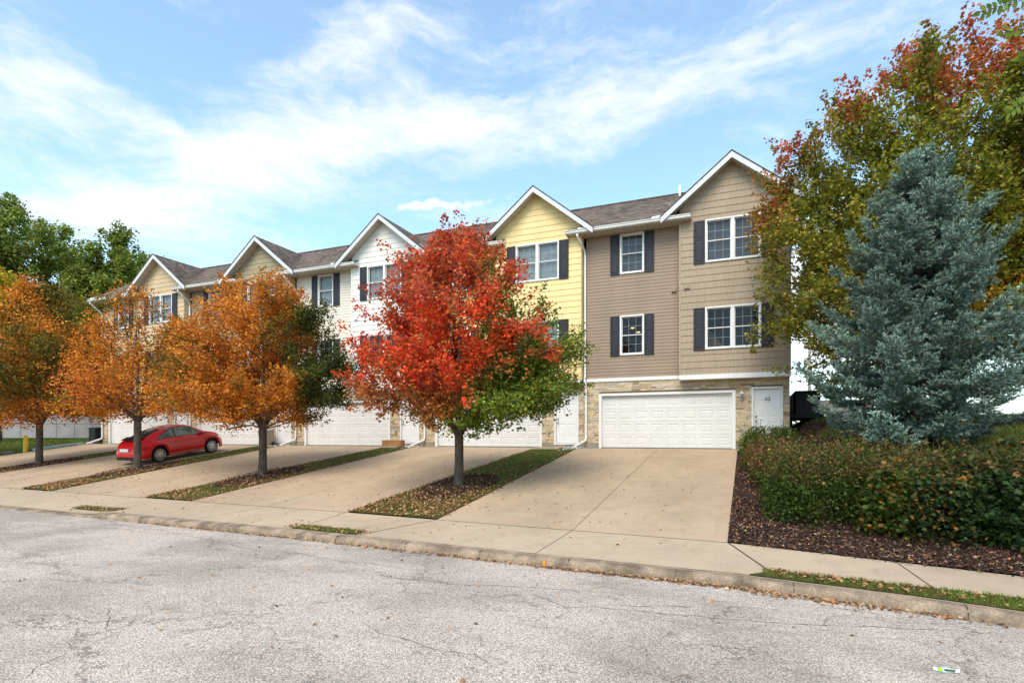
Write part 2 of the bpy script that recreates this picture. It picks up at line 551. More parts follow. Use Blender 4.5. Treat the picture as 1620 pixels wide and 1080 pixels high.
def fast_mesh(name, V, k, material, col, parent=None, faces=None, loc=None):
    """V: (N,k,3) polygons with their own vertices; col (N,3). faces: list of index tuples per element (same length each)"""
    N = V.shape[0]
    me = bpy.data.meshes.new(name)
    me.vertices.add(N * k); me.vertices.foreach_set('co', V.astype(np.float32).ravel())
    if faces is None: faces = [tuple(range(k))]
    fl = len(faces[0]); nf = len(faces)
    idx = (np.arange(N)[:, None, None] * k + np.array(faces)[None]).reshape(-1)
    me.loops.add(N * nf * fl); me.loops.foreach_set('vertex_index', idx.astype(np.int32))
    me.polygons.add(N * nf)
    me.polygons.foreach_set('loop_start', (np.arange(N * nf) * fl).astype(np.int32))
    me.polygons.foreach_set('loop_total', np.full(N * nf, fl, np.int32))
    me.update(calc_edges=True)
    ca = me.color_attributes.new('Col', 'FLOAT_COLOR', 'POINT')
    arr = np.ones((N, k, 4), np.float32); arr[:, :, :3] = np.clip(col, 0, 1)[:, None, :]
    ca.data.foreach_set('color', arr.ravel())
    me.materials.append(material)
    o = bpy.data.objects.new(name, me); C.objects.link(o)
    if parent is not None: o.parent = parent
    if loc is not None: o.location = loc
    return o


SHAPES = {
    'kite': (np.array([(0, 0), (.36, .45), (0, 1), (-.36, .45)]), [(0, 1, 2, 3)]),
    'lobe': (np.array([(0, 0), (.50, .18), (.30, .42), (.40, .80), (.10, .66), (0, 1.05), (-.10, .66), (-.40, .80), (-.30, .42), (-.50, .18)]),
             [(0, 1, 2, 9), (9, 2, 8, 8), ]),
}
_L = SHAPES['lobe'][0]
TRI_LOBE = [(0, 1, 2), (0, 2, 8), (0, 8, 9), (2, 3, 4), (2, 4, 6), (2, 6, 8), (4, 5, 6), (6, 7, 8)]


def unit(v): return v / (np.linalg.norm(v, axis=-1, keepdims=True) + 1e-9)


def leaf_cloud(name, P, size, col, rng, material, parent=None, shape='kite', upbias=.6, droop=.0, loc=None, fwd=None):
    N = len(P)
    nrm = rng.normal(size=(N, 3)); nrm[:, 2] = np.abs(nrm[:, 2]) * .8 + upbias; nrm = unit(nrm)
    t = rng.normal(size=(N, 3)) if fwd is None else fwd + rng.normal(size=(N, 3)) * .5
    t[:, 2] -= droop
    t = unit(t - nrm * np.sum(t * nrm, 1, keepdims=True)); b = np.cross(nrm, t)
    sz = size * rng.uniform(.65, 1.35, N)
    T, faces = (SHAPES['kite'][0], None) if shape == 'kite' else (_L, TRI_LOBE)
    k = len(T)
    bend = -(T[:, 0] ** 2) * .5 - (T[:, 1] - .3) ** 2 * .25 if shape != 'kite' else np.array([0, .12, -.15, .12])
    V = P[:, None, :] + sz[:, None, None] * (T[None, :, 0, None] * b[:, None] + (T[None, :, 1, None] - .4) * t[:, None] + bend[None, :, None] * nrm[:, None])
    return fast_mesh(name, V, k, material, col, parent, faces, loc)


def smooth(x, a, b):
    t = np.clip((np.asarray(x, float) - a) / (b - a), 0, 1); return t * t * (3 - 2 * t)


class SN:
    """cheap smooth noise field"""
    def __init__(s, seed, f):
        r = np.random.default_rng(seed)
        s.k = r.normal(size=(10, 3)) * f; s.p = r.uniform(0, 6.28, 10)

    def __call__(s, P): return np.sin(P @ s.k.T + s.p).sum(1) / 3.2


# ------------------------------------------------------------------ ground
def zs(x): return -1.385 - .003 * np.clip(x, -45, 0) - .011 * np.clip(x, 0, 12)
def kerbY(x): return np.interp(x, [-80, -30, -19, -15, -8.3, -3, 0, 2, 3.5, 6, 12, 40], [10.3, 9.4, 9.06, 8.92, 8.74, 8.40, 8.26, 7.98, 7.62, 7.0, 5.5, -1.5])
def backY(x): return np.interp(x, [-80, -30, -22, -15, -9, -6.3, -.3, 3.5, 6, 12, 40], [12.4, 11.6, 11.4, 11.26, 11.12, 10.94, 10.62, 9.75, 9.1, 7.6, .6])


def G(x, y):
    """height of the ground"""
    x = np.asarray(x, float); y = np.asarray(y, float)
    z = zs(x); k = kerbY(x); b = backY(x)
    up = np.clip((y - b) / (21.4 - b), 0, 1)
    z1 = z + (-.01 - z) * up
    lf = .09 * (1 - smooth(x, -15.4, -14.3)); z1 = np.where(y < b, z - (.05 + lf) * np.clip((b - y) / (b - k - .15), 0, 1), z1)
    hill = np.interp(y, [11.6, 13.2, 15.4, 18, 22, 26, 60, 200], [-1.2, -.75, .40, .62, 1.0, 1.25, 1.3, 1.3])
    rx = smooth(x, .5, 2.5)
    z1 = np.where(y > 11.6, z1 + rx * np.maximum(hill - z1, 0), z1)
    lh = smooth(-x, 36.3, 42) * smooth(y, 12, 24) * .25
    z1 = z1 + lh
    return np.where(y < k, z - .19 + .012 * np.clip(k - y, 0, 5), z1)


def sheet(mb, xs, yf0, yf1, ny, off=0.0):
    P = []
    for x in xs:
        y0 = yf0(x) if callable(yf0) else yf0; y1 = yf1(x) if callable(yf1) else yf1
        ys = np.linspace(y0, y1, ny)
        zz = G(np.full(ny, x), ys)
        P.append([(x, yy, z + off) for yy, z in zip(ys, zz)])
    mb.grid(P[::-1] if False else P)


def frange(a, b, s): return np.linspace(a, b, max(2, int(round((b - a) / s)) + 1))


# terrain: one sheet to the horizon, dipping under roads and slabs
mb = MB()
xs = np.concatenate([[-900, -400, -200, -120, -80, -60], np.arange(-50, 12.01, .5), [14, 18, 25, 40, 80, 160, 300, 700]])
ys = np.concatenate([[-700, -300, -120, -60, -30, -18, -8, 0, 4], np.arange(5.5, 30.01, .35), [33, 38, 50, 80, 150, 300, 900]])
P = []
for x in xs:
    g = G(np.full(len(ys), x), ys)
    road_on = ys < kerbY(x) + .3
    paved = (x > -37) & (x < .2) & (ys < 28)
    P.append([(x, y, z - .06 - (.10 if r else 0) - (.05 if pv else 0)) for y, z, r, pv in zip(ys, g, road_on, paved)])
mb.grid(P)
tag(mb.build('ground', M_lawn), kind='structure')
for p in bpy.data.objects['ground'].data.polygons: pass

mb = MB()
XR = np.concatenate([[-300, -120], np.arange(-80, 14.01, 1.0), [20, 30, 40]])
P = []
for x in XR:
    k = kerbY(x) + .02
    yy = np.concatenate([np.linspace(k, k - 5, 8), [k - 8, k - 11.5]])
    P.append([(x, y, float(G(x, min(y, k - .03))) ) for y in yy])
mb.grid(P)
tag(mb.build('road', M_road), kind='structure')

# kerb
mb = MB()
P = []
KX = np.arange(-46, 14.01, .25)
rk = np.random.default_rng(3)
wob = SN(5, 1.5)
for x in KX:
    h = .015 + .11 * float(smooth(x, -15.4, -14.3))
    k = kerbY(x); s0 = zs(x) - .19; w_ = wob(np.array([[x, 0, 0]]))[0] * .006
    P.append([(x, k, s0 - .05), (x, k + w_, s0 + h * .5 + .0), (x, k + .02 + w_, s0 + h * .8 + .004), (x, k + .06, s0 + h * .97 + .008), (x, k + .15, min(s0 + h + .010, float(G(x, k + .2)) + .008)), (x, k + .24, float(G(x, k + .24)) + .006)])
mb.grid(P)
tag(mb.build('kerb', M_kerb), kind='structure')
mb = MB()
for x in (-13.0, -10.1, -7.2, -5.6, -4.1, -2.55, -.95, .55, 2.3, 5.0):
    k = kerbY(x); s0 = zs(x) - .19
    mb.box(x - .005, x + .005, k - .002, k + .012, s0, s0 + .09); mb.box(x - .004, x + .004, k + .03, k + .16, s0 + .10, s0 + .139)
tag(mb.build('kerb_joint', M_joint), kind='structure')

# real cracks in the asphalt, placed on the road surface
CR = [[(88, 943), (169, 941), (246, 929), (334, 915), (404, 904), (492, 900)], [(21, 1078), (67, 1048), (116, 1031), (151, 1011), (190, 995)],
      [(246, 843), (300, 848), (352, 858), (411, 871), (457, 872), (538, 886), (581, 891), (662, 901)], [(740, 940), (784, 942), (837, 940), (894, 962), (931, 958), (988, 964), (1200, 984)],
      [(886, 901), (850, 923), (835, 940)], [(890, 960), (886, 974), (866, 991)], [(564, 980), (601, 1001), (646, 1013), (670, 1021), (703, 1030), (752, 1032), (784, 1050)],
      [(642, 938), (617, 956), (573, 972), (540, 962)], [(752, 1032), (760, 1005), (775, 990)], [(890, 1035), (866, 1062)], [(1160, 979), (1250, 986), (1373, 991), (1515, 997), (1620, 1009)],
      [(1268, 953), (1359, 965), (1430, 975)], [(930, 958), (1090, 960), (1110, 948), (1130, 930)], [(0, 885), (60, 892), (120, 900)], [(560, 905), (700, 922), (860, 930), (1000, 940)],
      [(1290, 1010), (1300, 1040), (1290, 1079)], [(180, 960), (176, 985), (190, 1000)]]
mb = MB(); rk2 = random.Random(4)
for line in CR:
    W = []
    for u, v in line:
        a = (u - 810) / 901; z = -1.56
        for _ in range(4):
            dd = (CZ - z) * 901 / (v - 689); x, y = dd * (-sn + cs * a), dd * (cs + sn * a); z = float(G(x, y))
        W.append((x, y))
    Q = []
    for (x0, y0), (x1, y1) in zip(W[:-1], W[1:]):
        n = max(3, int(math.hypot(x1 - x0, y1 - y0) / .07))
        for i in range(n): Q.append((x0 + (x1 - x0) * i / n, y0 + (y1 - y0) * i / n))
    Q.append(W[-1]); jx = jy = 0; rows = []
    for i, (x, y) in enumerate(Q):
        jx = jx * .8 + rk2.gauss(0, .014); jy = jy * .8 + rk2.gauss(0, .014)
        wd = .0062 * rk2.uniform(.25, 1.3) * min(1, (i + 1) / 8, (len(Q) - i) / 8)
        x += jx; y += jy; z = float(G(x, y)) + .003
        rows.append([(x, y - wd, z), (x + wd * .7, y + wd, z)])
    mb.grid(rows, smooth=False)
tag(mb.build('road_crack', mat('crack_dirt', (.11, .092, .078), 1.0)), kind='structure')
# sidewalk and aprons
mb = MB()
sheet(mb, frange(-60, 14, .5), lambda x: kerbY(x) + .17, lambda x: backY(x), 6, 0.0)
tag(mb.build('sidewalk', M_walk), kind='structure')

PITCH = 7.4
# strips: x of left/right edge at the sidewalk and at the house
ST = [(-8.9, -6.33, -7.9, -6.12), (-16.4, -14.4, -14.95, -13.6), (-22.72, -21.0, -22.35, -21.1), (-30.2, -28.2, -29.8, -28.6)]


def sx(e, y):
    f = np.clip((y - 11.0) / 10.0, 0, 1.1)
    return e[0] + (e[1] - e[0]) * f


def qsheet(mb, eL, eR, y0f, y1, ny, nx, off):
    P = []
    for q in np.linspace(0, 1, nx):
        r = []
        yb_ = y0f(eL[0] + (eR[0] - eL[0]) * q) if callable(y0f) else y0f
        for y in np.linspace(yb_, y1, ny):
            x = sx(eL, y) * (1 - q) + sx(eR, y) * q
            r.append((x, y, float(G(x, y)) + off))
        P.append(r)
    mb.grid(P)


DWE = [((-6.33, -6.12), (-.33, -.33))] + [((ST[i + 1][1], ST[i + 1][3]) if i < 3 else (-36.0, -35.9), (ST[i][0], ST[i][2])) for i in range(4)]
for eL, eR in DWE:
    mb = MB(); qsheet(mb, eL, eR, lambda x: float(backY(x)) + .008, 22.02, 18, 12, 0.0)
    tag(mb.build('driveway', M_drive), kind='structure')
# joints cut in the concrete
mb = MB()


def joint(x0, y0, x1, y1, wd=.012, off=.005):
    n = max(2, int(math.hypot(x1 - x0, y1 - y0) / .4))
    dx, dy = x1 - x0, y1 - y0; l = math.hypot(dx, dy); nx, ny = -dy / l * wd / 2, dx / l * wd / 2
    P = []
    for i in range(n + 1):
        t = i / n; x, y = x0 + dx * t, y0 + dy * t; z = float(G(x, y)) + off
        P.append([(x - nx, y - ny, z), (x + nx, y + ny, z)])
    mb.grid(P, smooth=False)


for x in np.arange(-44, -.3, 1.0): joint(x, float(backY(x)), min(x + 1.0, -.32), float(backY(min(x + 1.0, -.32))), .020)
joint(-.32, 10.62, .30, 8.75, .03)
for i, (eL, eR) in enumerate(DWE):
    xf, xk = (eL[0] + eR[0]) / 2 + .15, (eL[1] + eR[1]) / 2 + .15
    joint(xf, float(backY(xf)) + .02, xk, 21.9, .010); joint(xf, kerbY(xf) + .2, xf, float(backY(xf)) - .04, .010)
joint(-6.33, 10.9, -6.9, kerbY(-6.9) + .2, .02); joint(-8.9, 11.1, -8.5, kerbY(-8.5) + .2, .014)
joint(-6.2, 16.2, -.35, 16.2, .006)
for x in (2.05, 4.4, 6.6): joint(x, backY(x) - .03, x + .12, np.interp(x, [.2, 3, 6, 12], [8.85, 8.54, 7.9, 6.4]), .018)
tag(mb.build('paving_joint', M_joint), kind='structure')

# walkway slabs in front of the doors
for k in range(5):
    o = -PITCH * k
    if k:
        mb = MB(); mb.box(ST[k - 1][2] - .02, -6.75 + 7.4 + o, 21.02, 22.02, -.2, .02)
        tag(mb.build('walkway', M_walk), kind='structure')
mb = MB(); mb.box(-.33, 1.3, 21.0, 22.02, -.25, .02); tag(mb.build('walkway', M_walk), kind='structure')

# grass strips between the driveways, verge patches
mb = MB()
for a, b_, c, d_ in ST: qsheet(mb, (a, c), (b_, d_), lambda x: float(backY(x)) + .03, 21.0, 24, 8, .02)
mb2 = [(-8.6, -6.95, .24), (-16.5, -14.8, .50)]
for x0, x1, yf in mb2: sheet(mb, frange(x0, x1, .2), lambda x: kerbY(x) + yf, lambda x: kerbY(x) + yf + .36, 4, .016)
strips = [(min(e[0], e[2]), max(e[1], e[3])) for e in ST]
inst = lambda x, y, e: (x > sx((e[0], e[2]), y) + .02) & (x < sx((e[1], e[3]), y) - .02)
swF = lambda x: np.interp(x, [.2, 3, 6, 12], [8.85, 8.54, 7.9, 6.4])
sheet(mb, frange(.02, 13, .12), lambda x: kerbY(x) + .20, lambda x: min(swF(x), kerbY(x) + .24 + max(0, x - .02) * 1.1), 4, .015)
tag(mb.build('verge_soil', M_lawn), kind='structure')

# mulch beds
mb = MB()
sheet(mb, frange(-.33, 10, .25), lambda x: backY(x) + .01, 13.9, 12, .02)
sheet(mb, frange(-.33, 2.1, .25), 13.9, 21.0, 24, .02)
sheet(mb, frange(1.5, 2.45, .2), 21.0, 27, 24, .02)
tree_spots = [(-7.55, 14.3), (-15.3, 14.7), (-22.25, 15.1), (-29.2, 15.4), (-37.3, 15.4)]
for tx, ty in tree_spots[:4]:
    n = 26; c0 = (tx, ty, float(G(tx, ty)) + .05)
    for j in range(n):
        def q(jj):
            a = 2 * PI * jj / n
            x = tx + .95 * math.cos(a) * (1 + .05 * math.sin(5 * a)); y = ty + 1.75 * math.sin(a) * (1 + .08 * math.sin(3 * a))
            e = ST[tree_spots.index((tx, ty))]; x = min(max(x, sx((e[0], e[2]), y) + .03), sx((e[1], e[3]), y) - .03)
            return (x, y, float(G(x, y)) + .028)
        mb.face([c0, q(j), q((j + 1) % n)])
tag(mb.build('mulch_bed', M_mulch), kind='structure')

# ------------------------------------------------------------------ townhouses
NUMS = {0: 'A5', 1: 'A4'}


def siding(mb, x0, x1, z0, z1, y, pitch, holes=(), xl=None, xr=None, lip=.013, start=None):
    """real lap courses facing -Y, with openings left out; xl/xr give a gable's sloping ends"""
    xl = xl or (lambda z: x0); xr = xr or (lambda z: x1)
    st = z0 if start is None else start
    cuts = set([z0, z1] + [h[2] for h in holes] + [h[3] for h in holes])
    z = st
    while z < z1: cuts.add(z); z += pitch
    cuts = sorted(c for c in cuts if z0 <= c <= z1)
    for a, b in zip(cuts[:-1], cuts[1:]):
        if b - a < 1e-4: continue
        k = math.floor((a - st) / pitch + 1e-6)
        base = st + k * pitch
        ya = y - lip * (1 - (a - base) / pitch); yb = y - lip * (1 - (b - base) / pitch)
        mid = (a + b) / 2
        hs = sorted((h[0], h[1]) for h in holes if h[2] < mid < h[3])
        la, ra, lb, rb = xl(a), xr(a), xl(b), xr(b)
        segs = []; cur = (la, lb)
        for h0, h1 in hs: segs.append((cur, (h0, h0))); cur = (h1, h1)
        segs.append((cur, (ra, rb)))
        for (sa, sb), (ea, eb) in segs:
            if ea - sa < 1e-3 and eb - sb < 1e-3: continue
            mb.face([(sa, ya, a), (ea, ya, a), (eb, yb, b), (sb, yb, b)])
            if abs(a - base) < 1e-5: mb.face([(sa, y, a - .0005), (ea, y, a - .0005), (ea, ya, a), (sa, ya, a)])


def frame_box(mb, x0, x1, z0, z1, y0, y1, t, tb=None):
    tb = t if tb is None else tb
    mb.box(x0, x0 + t, y0, y1, z0, z1); mb.box(x1 - t, x1, y0, y1, z0, z1)
    mb.box(x0 + t, x1 - t, y0, y1, z1 - t, z1)
    if tb: mb.box(x0 + t, x1 - t, y0, y1, z0, z0 + tb)


def window(root, off, x0, x1, z0, z1, y, lights=1, kind='blind', wl=None, warm=False):
    """x0..x1, z0..z1 is the outside of the white frame, wall face at y"""
    F = MB(); t = .055
    F.box(x0, x0 + t, y - .045, y + .08, z0, z1); F.box(x1 - t, x1, y - .045, y + .08, z0, z1)
    F.box(x0 + t, x1 - t, y - .045, y + .08, z1 - t, z1); F.box(x0 + t, x1 - t, y - .055, y + .08, z0, z0 + t)
    cells = []
    if lights == 2:
        m = (x0 + x1) / 2; F.box(m - .055, m + .055, y - .04, y + .07, z0 + t, z1 - t)
        cells = [(x0 + t, m - .055), (m + .055, x1 - t)]
    else: cells = [(x0 + t, x1 - t)]
    fr = F.build('window', M_white, root)
    for a, b in cells:
        S = MB(); zm = (z0 + z1) / 2; r = .030
        for (q0, q1, yy) in ((z0 + t, zm + .015, y + .004), (zm - .015, z1 - t, y + .030)):
            S.box(a, a + r, yy, yy + .025, q0, q1); S.box(b - r, b, yy, yy + .025, q0, q1)
            S.box(a + r, b - r, yy, yy + .025, q0, q0 + r); S.box(a + r, b - r, yy, yy + .025, q1 - r, q1)
            for k in (1, 2):
                xm = a + (b - a) * k / 3; S.box(xm - .0045, xm + .0045, y + .056, y + .062, q0 + r, q1 - r)
            zc = (q0 + q1) / 2
            for k in range(3):
                xa = a + r + (0 if k == 0 else 0); 
            S.box(a + r, b - r, y + .0565, y + .0615, zc - .0045, zc + .0045)
        S.build('sash', M_white, fr)
        Gm = MB(); Gm.face([(a, y + .050, z0 + t), (b, y + .050, z0 + t), (b, y + .050, z1 - t), (a, y + .050, z1 - t)])
        Gm.build('pane', M_glass, fr)
    if kind in ('blind', 'curtain'):
        B = MB(); n = 40; P = []
        for i in range(n + 1):
            xx = x0 + t + (x1 - x0 - 2 * t) * i / n; w_ = .012 * math.sin(i * 1.7 + z0 * 3) if kind == 'curtain' else 0
            P.append([(xx, y + .13 + w_, z0 + .03), (xx, y + .13 + w_, z1 - .03)])
        B.grid(P, smooth=True); B.build('curtain' if kind == 'curtain' else 'blind', M_curtain if kind == 'curtain' else M_blind, fr)
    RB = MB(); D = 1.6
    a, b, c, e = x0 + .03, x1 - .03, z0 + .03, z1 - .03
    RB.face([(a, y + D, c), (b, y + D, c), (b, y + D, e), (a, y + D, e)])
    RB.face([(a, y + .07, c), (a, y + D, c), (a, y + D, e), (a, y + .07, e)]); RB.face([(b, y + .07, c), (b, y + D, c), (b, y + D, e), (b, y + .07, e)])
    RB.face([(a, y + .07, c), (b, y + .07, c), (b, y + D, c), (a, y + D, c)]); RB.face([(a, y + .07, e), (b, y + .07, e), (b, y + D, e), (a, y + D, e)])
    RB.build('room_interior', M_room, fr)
    if warm:
        W = MB(); W.face([(a + .02, y + 1.2, c + .25), (a + .55, y + 1.2, c + .25), (a + .02, y + 1.2, c + .9)]); 
        W.build('painted_lit_wall', M_warmglow, fr)  # warm indoor light put into the colour of this wall patch


def shutter(root, x0, x1, z0, z1, y):
    m = MB(); m.box(x0, x1, y - .035, y, z0, z1, skip='f')
    zm = z0 + (z1 - z0) * .56
    panels = [(x0 + .05, x1 - .05, z0 + .06, zm - .03), (x0 + .05, x1 - .05, zm + .03, z1 - .06)]
    panel_face(m, x0, x1, z0, z1, y - .035, panels, .012)
    m.build('shutter', M_shutter, root)


def panel_face(m, x0, x1, z0, z1, y, panels, dep):
    """front face with recessed, raised-centre panels laid out on a grid"""
    xsv = sorted(set([x0, x1] + [p[0] for p in panels] + [p[1] for p in panels]))
    zsv = sorted(set([z0, z1] + [p[2] for p in panels] + [p[3] for p in panels]))
    for a, b in zip(xsv[:-1], xsv[1:]):
        for c, e in zip(zsv[:-1], zsv[1:]):
            mx_, mz_ = (a + b) / 2, (c + e) / 2
            if any(p[0] < mx_ < p[1] and p[2] < mz_ < p[3] for p in panels): continue
            m.face([(a, y, c), (b, y, c), (b, y, e), (a, y, e)])
    for a, b, c, e in panels:
        loops = []
        for ins, yy in ((0, y), (.012, y + dep), (.030, y + dep), (.052, y + dep * .25)):
            loops.append([(a + ins, yy, c + ins), (b - ins, yy, c + ins), (b - ins, yy, e - ins), (a + ins, yy, e - ins)])
        for l0, l1 in zip(loops[:-1], loops[1:]):
            for j in range(4): m.face([l0[j], l0[(j + 1) % 4], l1[(j + 1) % 4], l1[j]])
        m.face(loops[-1])


def text_obj(name, s, size, loc, material, parent):
    cu = bpy.data.curves.new(name, 'FONT'); cu.body = s; cu.size = size; cu.extrude = .004; cu.align_x = 'CENTER'; cu.offset = .001
    to = bpy.data.objects.new(name + '_tmp', cu); C.objects.link(to)
    bpy.context.view_layer.update()
    me = bpy.data.meshes.new_from_object(to.evaluated_get(bpy.context.evaluated_depsgraph_get()))
    bpy.data.objects.remove(to)
    me.transform(Matrix.Translation(loc) @ Matrix.Rotation(R(90), 4, 'X') @ Matrix.Diagonal((.95, 1.1, 1, 1)))
    me.materials.clear(); me.materials.append(material)
    o = bpy.data.objects.new(name, me); C.objects.link(o); o.parent = parent
    return o


XL, XRr, XB = -6.05, 1.35, -2.33      # unit's left, right, left corner of the projecting bay
ZE = 8.36                              # soffit
GXC, GZ = -.52, 10.42                  # gable peak
GSL = (10.42 - 8.46) / 2.43


def townhouse(k, lap, bay, label, rooms):
    rnd = random.Random(100 + k)
    root = empty('townhouse', (-PITCH * k, 22.1, 0), label, 'townhouse', 'townhouses of the terrace row')
    gx0, gx1, gh = -5.43, -.41, 2.13        # garage opening incl. frame
    dx0, dx1, dh = .12, 1.14, 2.22
    # ground floor wall of ledge stone
    base = MB(); dep = 6.4
    base.box(XL, XRr, .012, .02, .2, 2.62)   # mortar backing split round the openings
    base = MB()
    for a, b, c, e in ((XL, gx0, .2, 2.6), (gx1, dx0, .2, 2.6), (dx1, XRr, .2, 2.6), (gx0, gx1, gh, 2.6), (dx0, dx1, dh, 2.6)):
        base.face([(a, .0, c), (b, .0, c), (b, .0, e), (a, .0, e)])
    base.build('stone_backing', M_mortar, root)
    st = MB(); z = .2; row = 0
    while z < 2.595:
        h = rnd.choice((.055, .075, .075, .095)); h = min(h, 2.6 - z)
        x = XL - rnd.random() * .3
        while x < XRr:
            L = rnd.uniform(.14, .55)
            a, b = max(x, XL), min(x + L, XRr)
            segs = [(a, b)]
            for (o0, o1, oh) in ((gx0, gx1, gh), (dx0, dx1, dh)):
                if z < oh:
                    ns = []
                    for s0, s1 in segs:
                        if s1 <= o0 or s0 >= o1: ns.append((s0, s1)); continue
                        if s0 < o0: ns.append((s0, o0))
                        if s1 > o1: ns.append((o1, s1))
                    segs = ns
            v = rnd.uniform(.78, 1.18); hu = rnd.random()
            col = (.54 * v, (.42 + .03 * hu) * v, (.26 + .08 * hu) * v)
            if rnd.random() < .12: col = (.36 * v, .26 * v, .155 * v)
            if rnd.random() < .10: col = (.52 * v, .46 * v, .35 * v)
            pr = rnd.uniform(.012, .035)
            for s0, s1 in segs:
                if s1 - s0 > .02: st.box(s0 + .003, s1 - .003, -pr, .004, z + .002, min(z + h, 2.6) - .002, col, skip='k')
            x += L
        z += h; row += 1
    st.build('stone_wall', M_stone, root, colors=True)
    f = MB()
    for a, b in ((XL, gx0), (gx1, dx0), (dx0, dx1), (dx1, XRr)):
        f.box(a, b, -.015 if (a, b) != (dx0, dx1) else -.10, .3, -.4, .2 if (a, b) != (dx0, dx1) else .17)
    f.box(gx0, gx1, .02, .3, -.4, .012)
    f.build('foundation', M_found, root)
    # garage door
    gf = MB()
    gf.box(gx0, gx0 + .11, -.05, .12, .0, gh); gf.box(gx1 - .11, gx1, -.05, .12, .0, gh); gf.box(gx0 + .11, gx1 - .11, -.05, .12, gh - .09, gh)
    gf.build('garage_frame', M_white, root)
    gd = MB(); a, b, t = gx0 + .11, gx1 - .11, gh - .09
    n, m = 8, 4; H = (t - .03) / m
    for r in range(m):
        z0, z1 = .03 + r * H, .03 + (r + 1) * H - .006
        W = (b - a) / n
        pan = [(a + c * W + .075, a + (c + 1) * W - .075, z0 + .10, z1 - .10) for c in range(n)]
        panel_face(gd, a, b, z0, z1, .075, pan, .014)
        gd.face([(a, .075, z1), (b, .075, z1), (b, .10, z1 + .003), (a, .10, z1 + .003)])
        gd.face([(a, .10, z0 - .003), (b, .10, z0 - .003), (b, .075, z0), (a, .075, z0)])
    gdo = gd.build('garage_door', M_garage, root)
    s_ = MB(); s_.box(a, b, .07, .11, .004, .03); s_.build('bottom_seal', M_black, gdo)
    # entry door
    df = MB(); df.box(dx0, dx0 + .07, -.04, .1, .17, dh); df.box(dx1 - .07, dx1, -.04, .1, .17, dh); df.box(dx0 + .07, dx1 - .07, -.04, .1, dh - .07, dh)
    df.box(dx0 - .0, dx1 + .0, -.13, -.101, .12, .172)
    df.build('door_frame', M_white, root)
    ed = MB(); a, b, c0, c1 = dx0 + .075, dx1 - .075, .185, dh - .075
    W = b - a; mm = (a + b) / 2
    pan = []
    for (p0, p1) in ((a + .12, mm - .05), (mm + .05, b - .12)):
        pan += [(p0, p1, c0 + .22, c0 + .78), (p0, p1, c0 + .95, c0 + 1.58)]
    panel_face(ed, a, b, c0, c1, .045, pan, .012)
    edo = ed.build('entry_door', M_door, root)
    for zz, rr, nm_ in ((1.02, .028, 'door_handle'), (1.17, .024, 'door_lock')):
        hm = MB(); hm.lathe([(0, -.035), (rr, -.03), (rr, -.01), (.012, -.005), (.03, .0), (.03, .045)], 12, (a + .07, 0, zz), 'y')
        hm.build(nm_, M_metal, edo)
    if k in NUMS: text_obj('door_number', NUMS[k], .175, ((a + b) / 2 + .02, .040, c1 - .42), M_number, edo)
    th = MB(); th.box(dx0 + .07, dx1 - .07, -.06, .06, .171, .184); th.build('threshold', M_metal, root)
    # wall lamp
    lx, lz = -.2, 1.88
    lm = MB(); lm.lathe([(.055, 0), (.055, .02), (.0, .025)], 12, (lx, -.03 - .03, lz + .10), 'y')
    lm.tube([(lx, -.04, lz + .10), (lx, -.10, lz + .22), (lx, -.16, lz + .20), (lx, -.16, lz + .16)], .010, 6)
    lm.lathe([(.012, .17), (.085, .12), (.09, .11), (.02, .10)], 10, (lx, -.16, lz), 'z')
    for j in range(6):
        an = j * PI / 3; cx_, sy_ = math.cos(an), math.sin(an)
        lm.tube([(lx + .075 * cx_, -.16 + .075 * sy_, lz + .11), (lx + .045 * cx_, -.16 + .045 * sy_, lz - .06)], .006, 4)
    lm.lathe([(.05, -.06), (.03, -.08), (.012, -.10), (.0, -.12)], 10, (lx, -.16, lz), 'z')
    lmo = lm.build('wall_lamp', M_white, root)
    gg = MB(); gg.lathe([(.068, .10), (.040, -.055)], 10, (lx, -.16, lz)); gg.build('lamp_glass', M_glass, lmo)
    # hose tap
    tp = MB(); tp.tube([(-.10, 0, .62), (-.10, -.09, .62), (-.10, -.10, .57)], .016, 6); tp.lathe([(.035, -.085), (.035, -.075)], 10, (-.10, 0, .66), 'y'); tp.box(-.15, -.05, -.03, -.0355 + .003, .55, .72)
    tp.build('hose_tap', M_metal, root)
    # upper flush wall
    win_f = [(-4.60, -3.67, 6.75, 8.30), (-4.60, -3.67, 3.60, 5.14)]
    win_b = [(-1.43, .43, 6.74, 8.29), (-1.43, .43, 3.60, 5.13)]
    inner = lambda q: (q[0] + .02, q[1] - .02, q[2] + .02, q[3] - .02)
    s1 = MB(); siding(s1, XL + .10, XB, 2.73, ZE, 0.0, .127, [inner(q) for q in win_f])
    s1.box(XL + .10, XB, -.055, .02, 2.60, 2.73)
    lapo = MB(); siding(lapo, XL + .10, XB, 2.73, ZE, 0.0, .127, [inner(q) for q in win_f])
    lapo.build('lap_siding_wall', SIDE[lap], root)
    bd = MB(); bd.box(XL, XB - .0, -.058, .02, 2.60, 2.73); bd.box(XB, XRr + .02, -.415, -.335, 2.53, 2.70); bd.box(XB, XB + .02, -.333, -.06, 2.53, 2.70)
    bd.build('white_band', M_white, root)
    # projecting bay wall
    yb = -.35
    xl = lambda z: XB if z < 8.86 else max(XB, GXC - (GZ - .12 - z) / GSL)
    xr = lambda z: XRr if z < 8.8 else min(XRr, GXC + (GZ - .12 - z) / GSL)
    by = MB(); siding(by, XB, XRr, 2.70, GZ - .13, yb, .24, [inner(q) for q in win_b], xl, xr, lip=.017)
    by.face([(XB, yb, 2.7), (XB, 0.02, 2.7), (XB, .02, 9.0), (XB, yb, 9.0)]); 
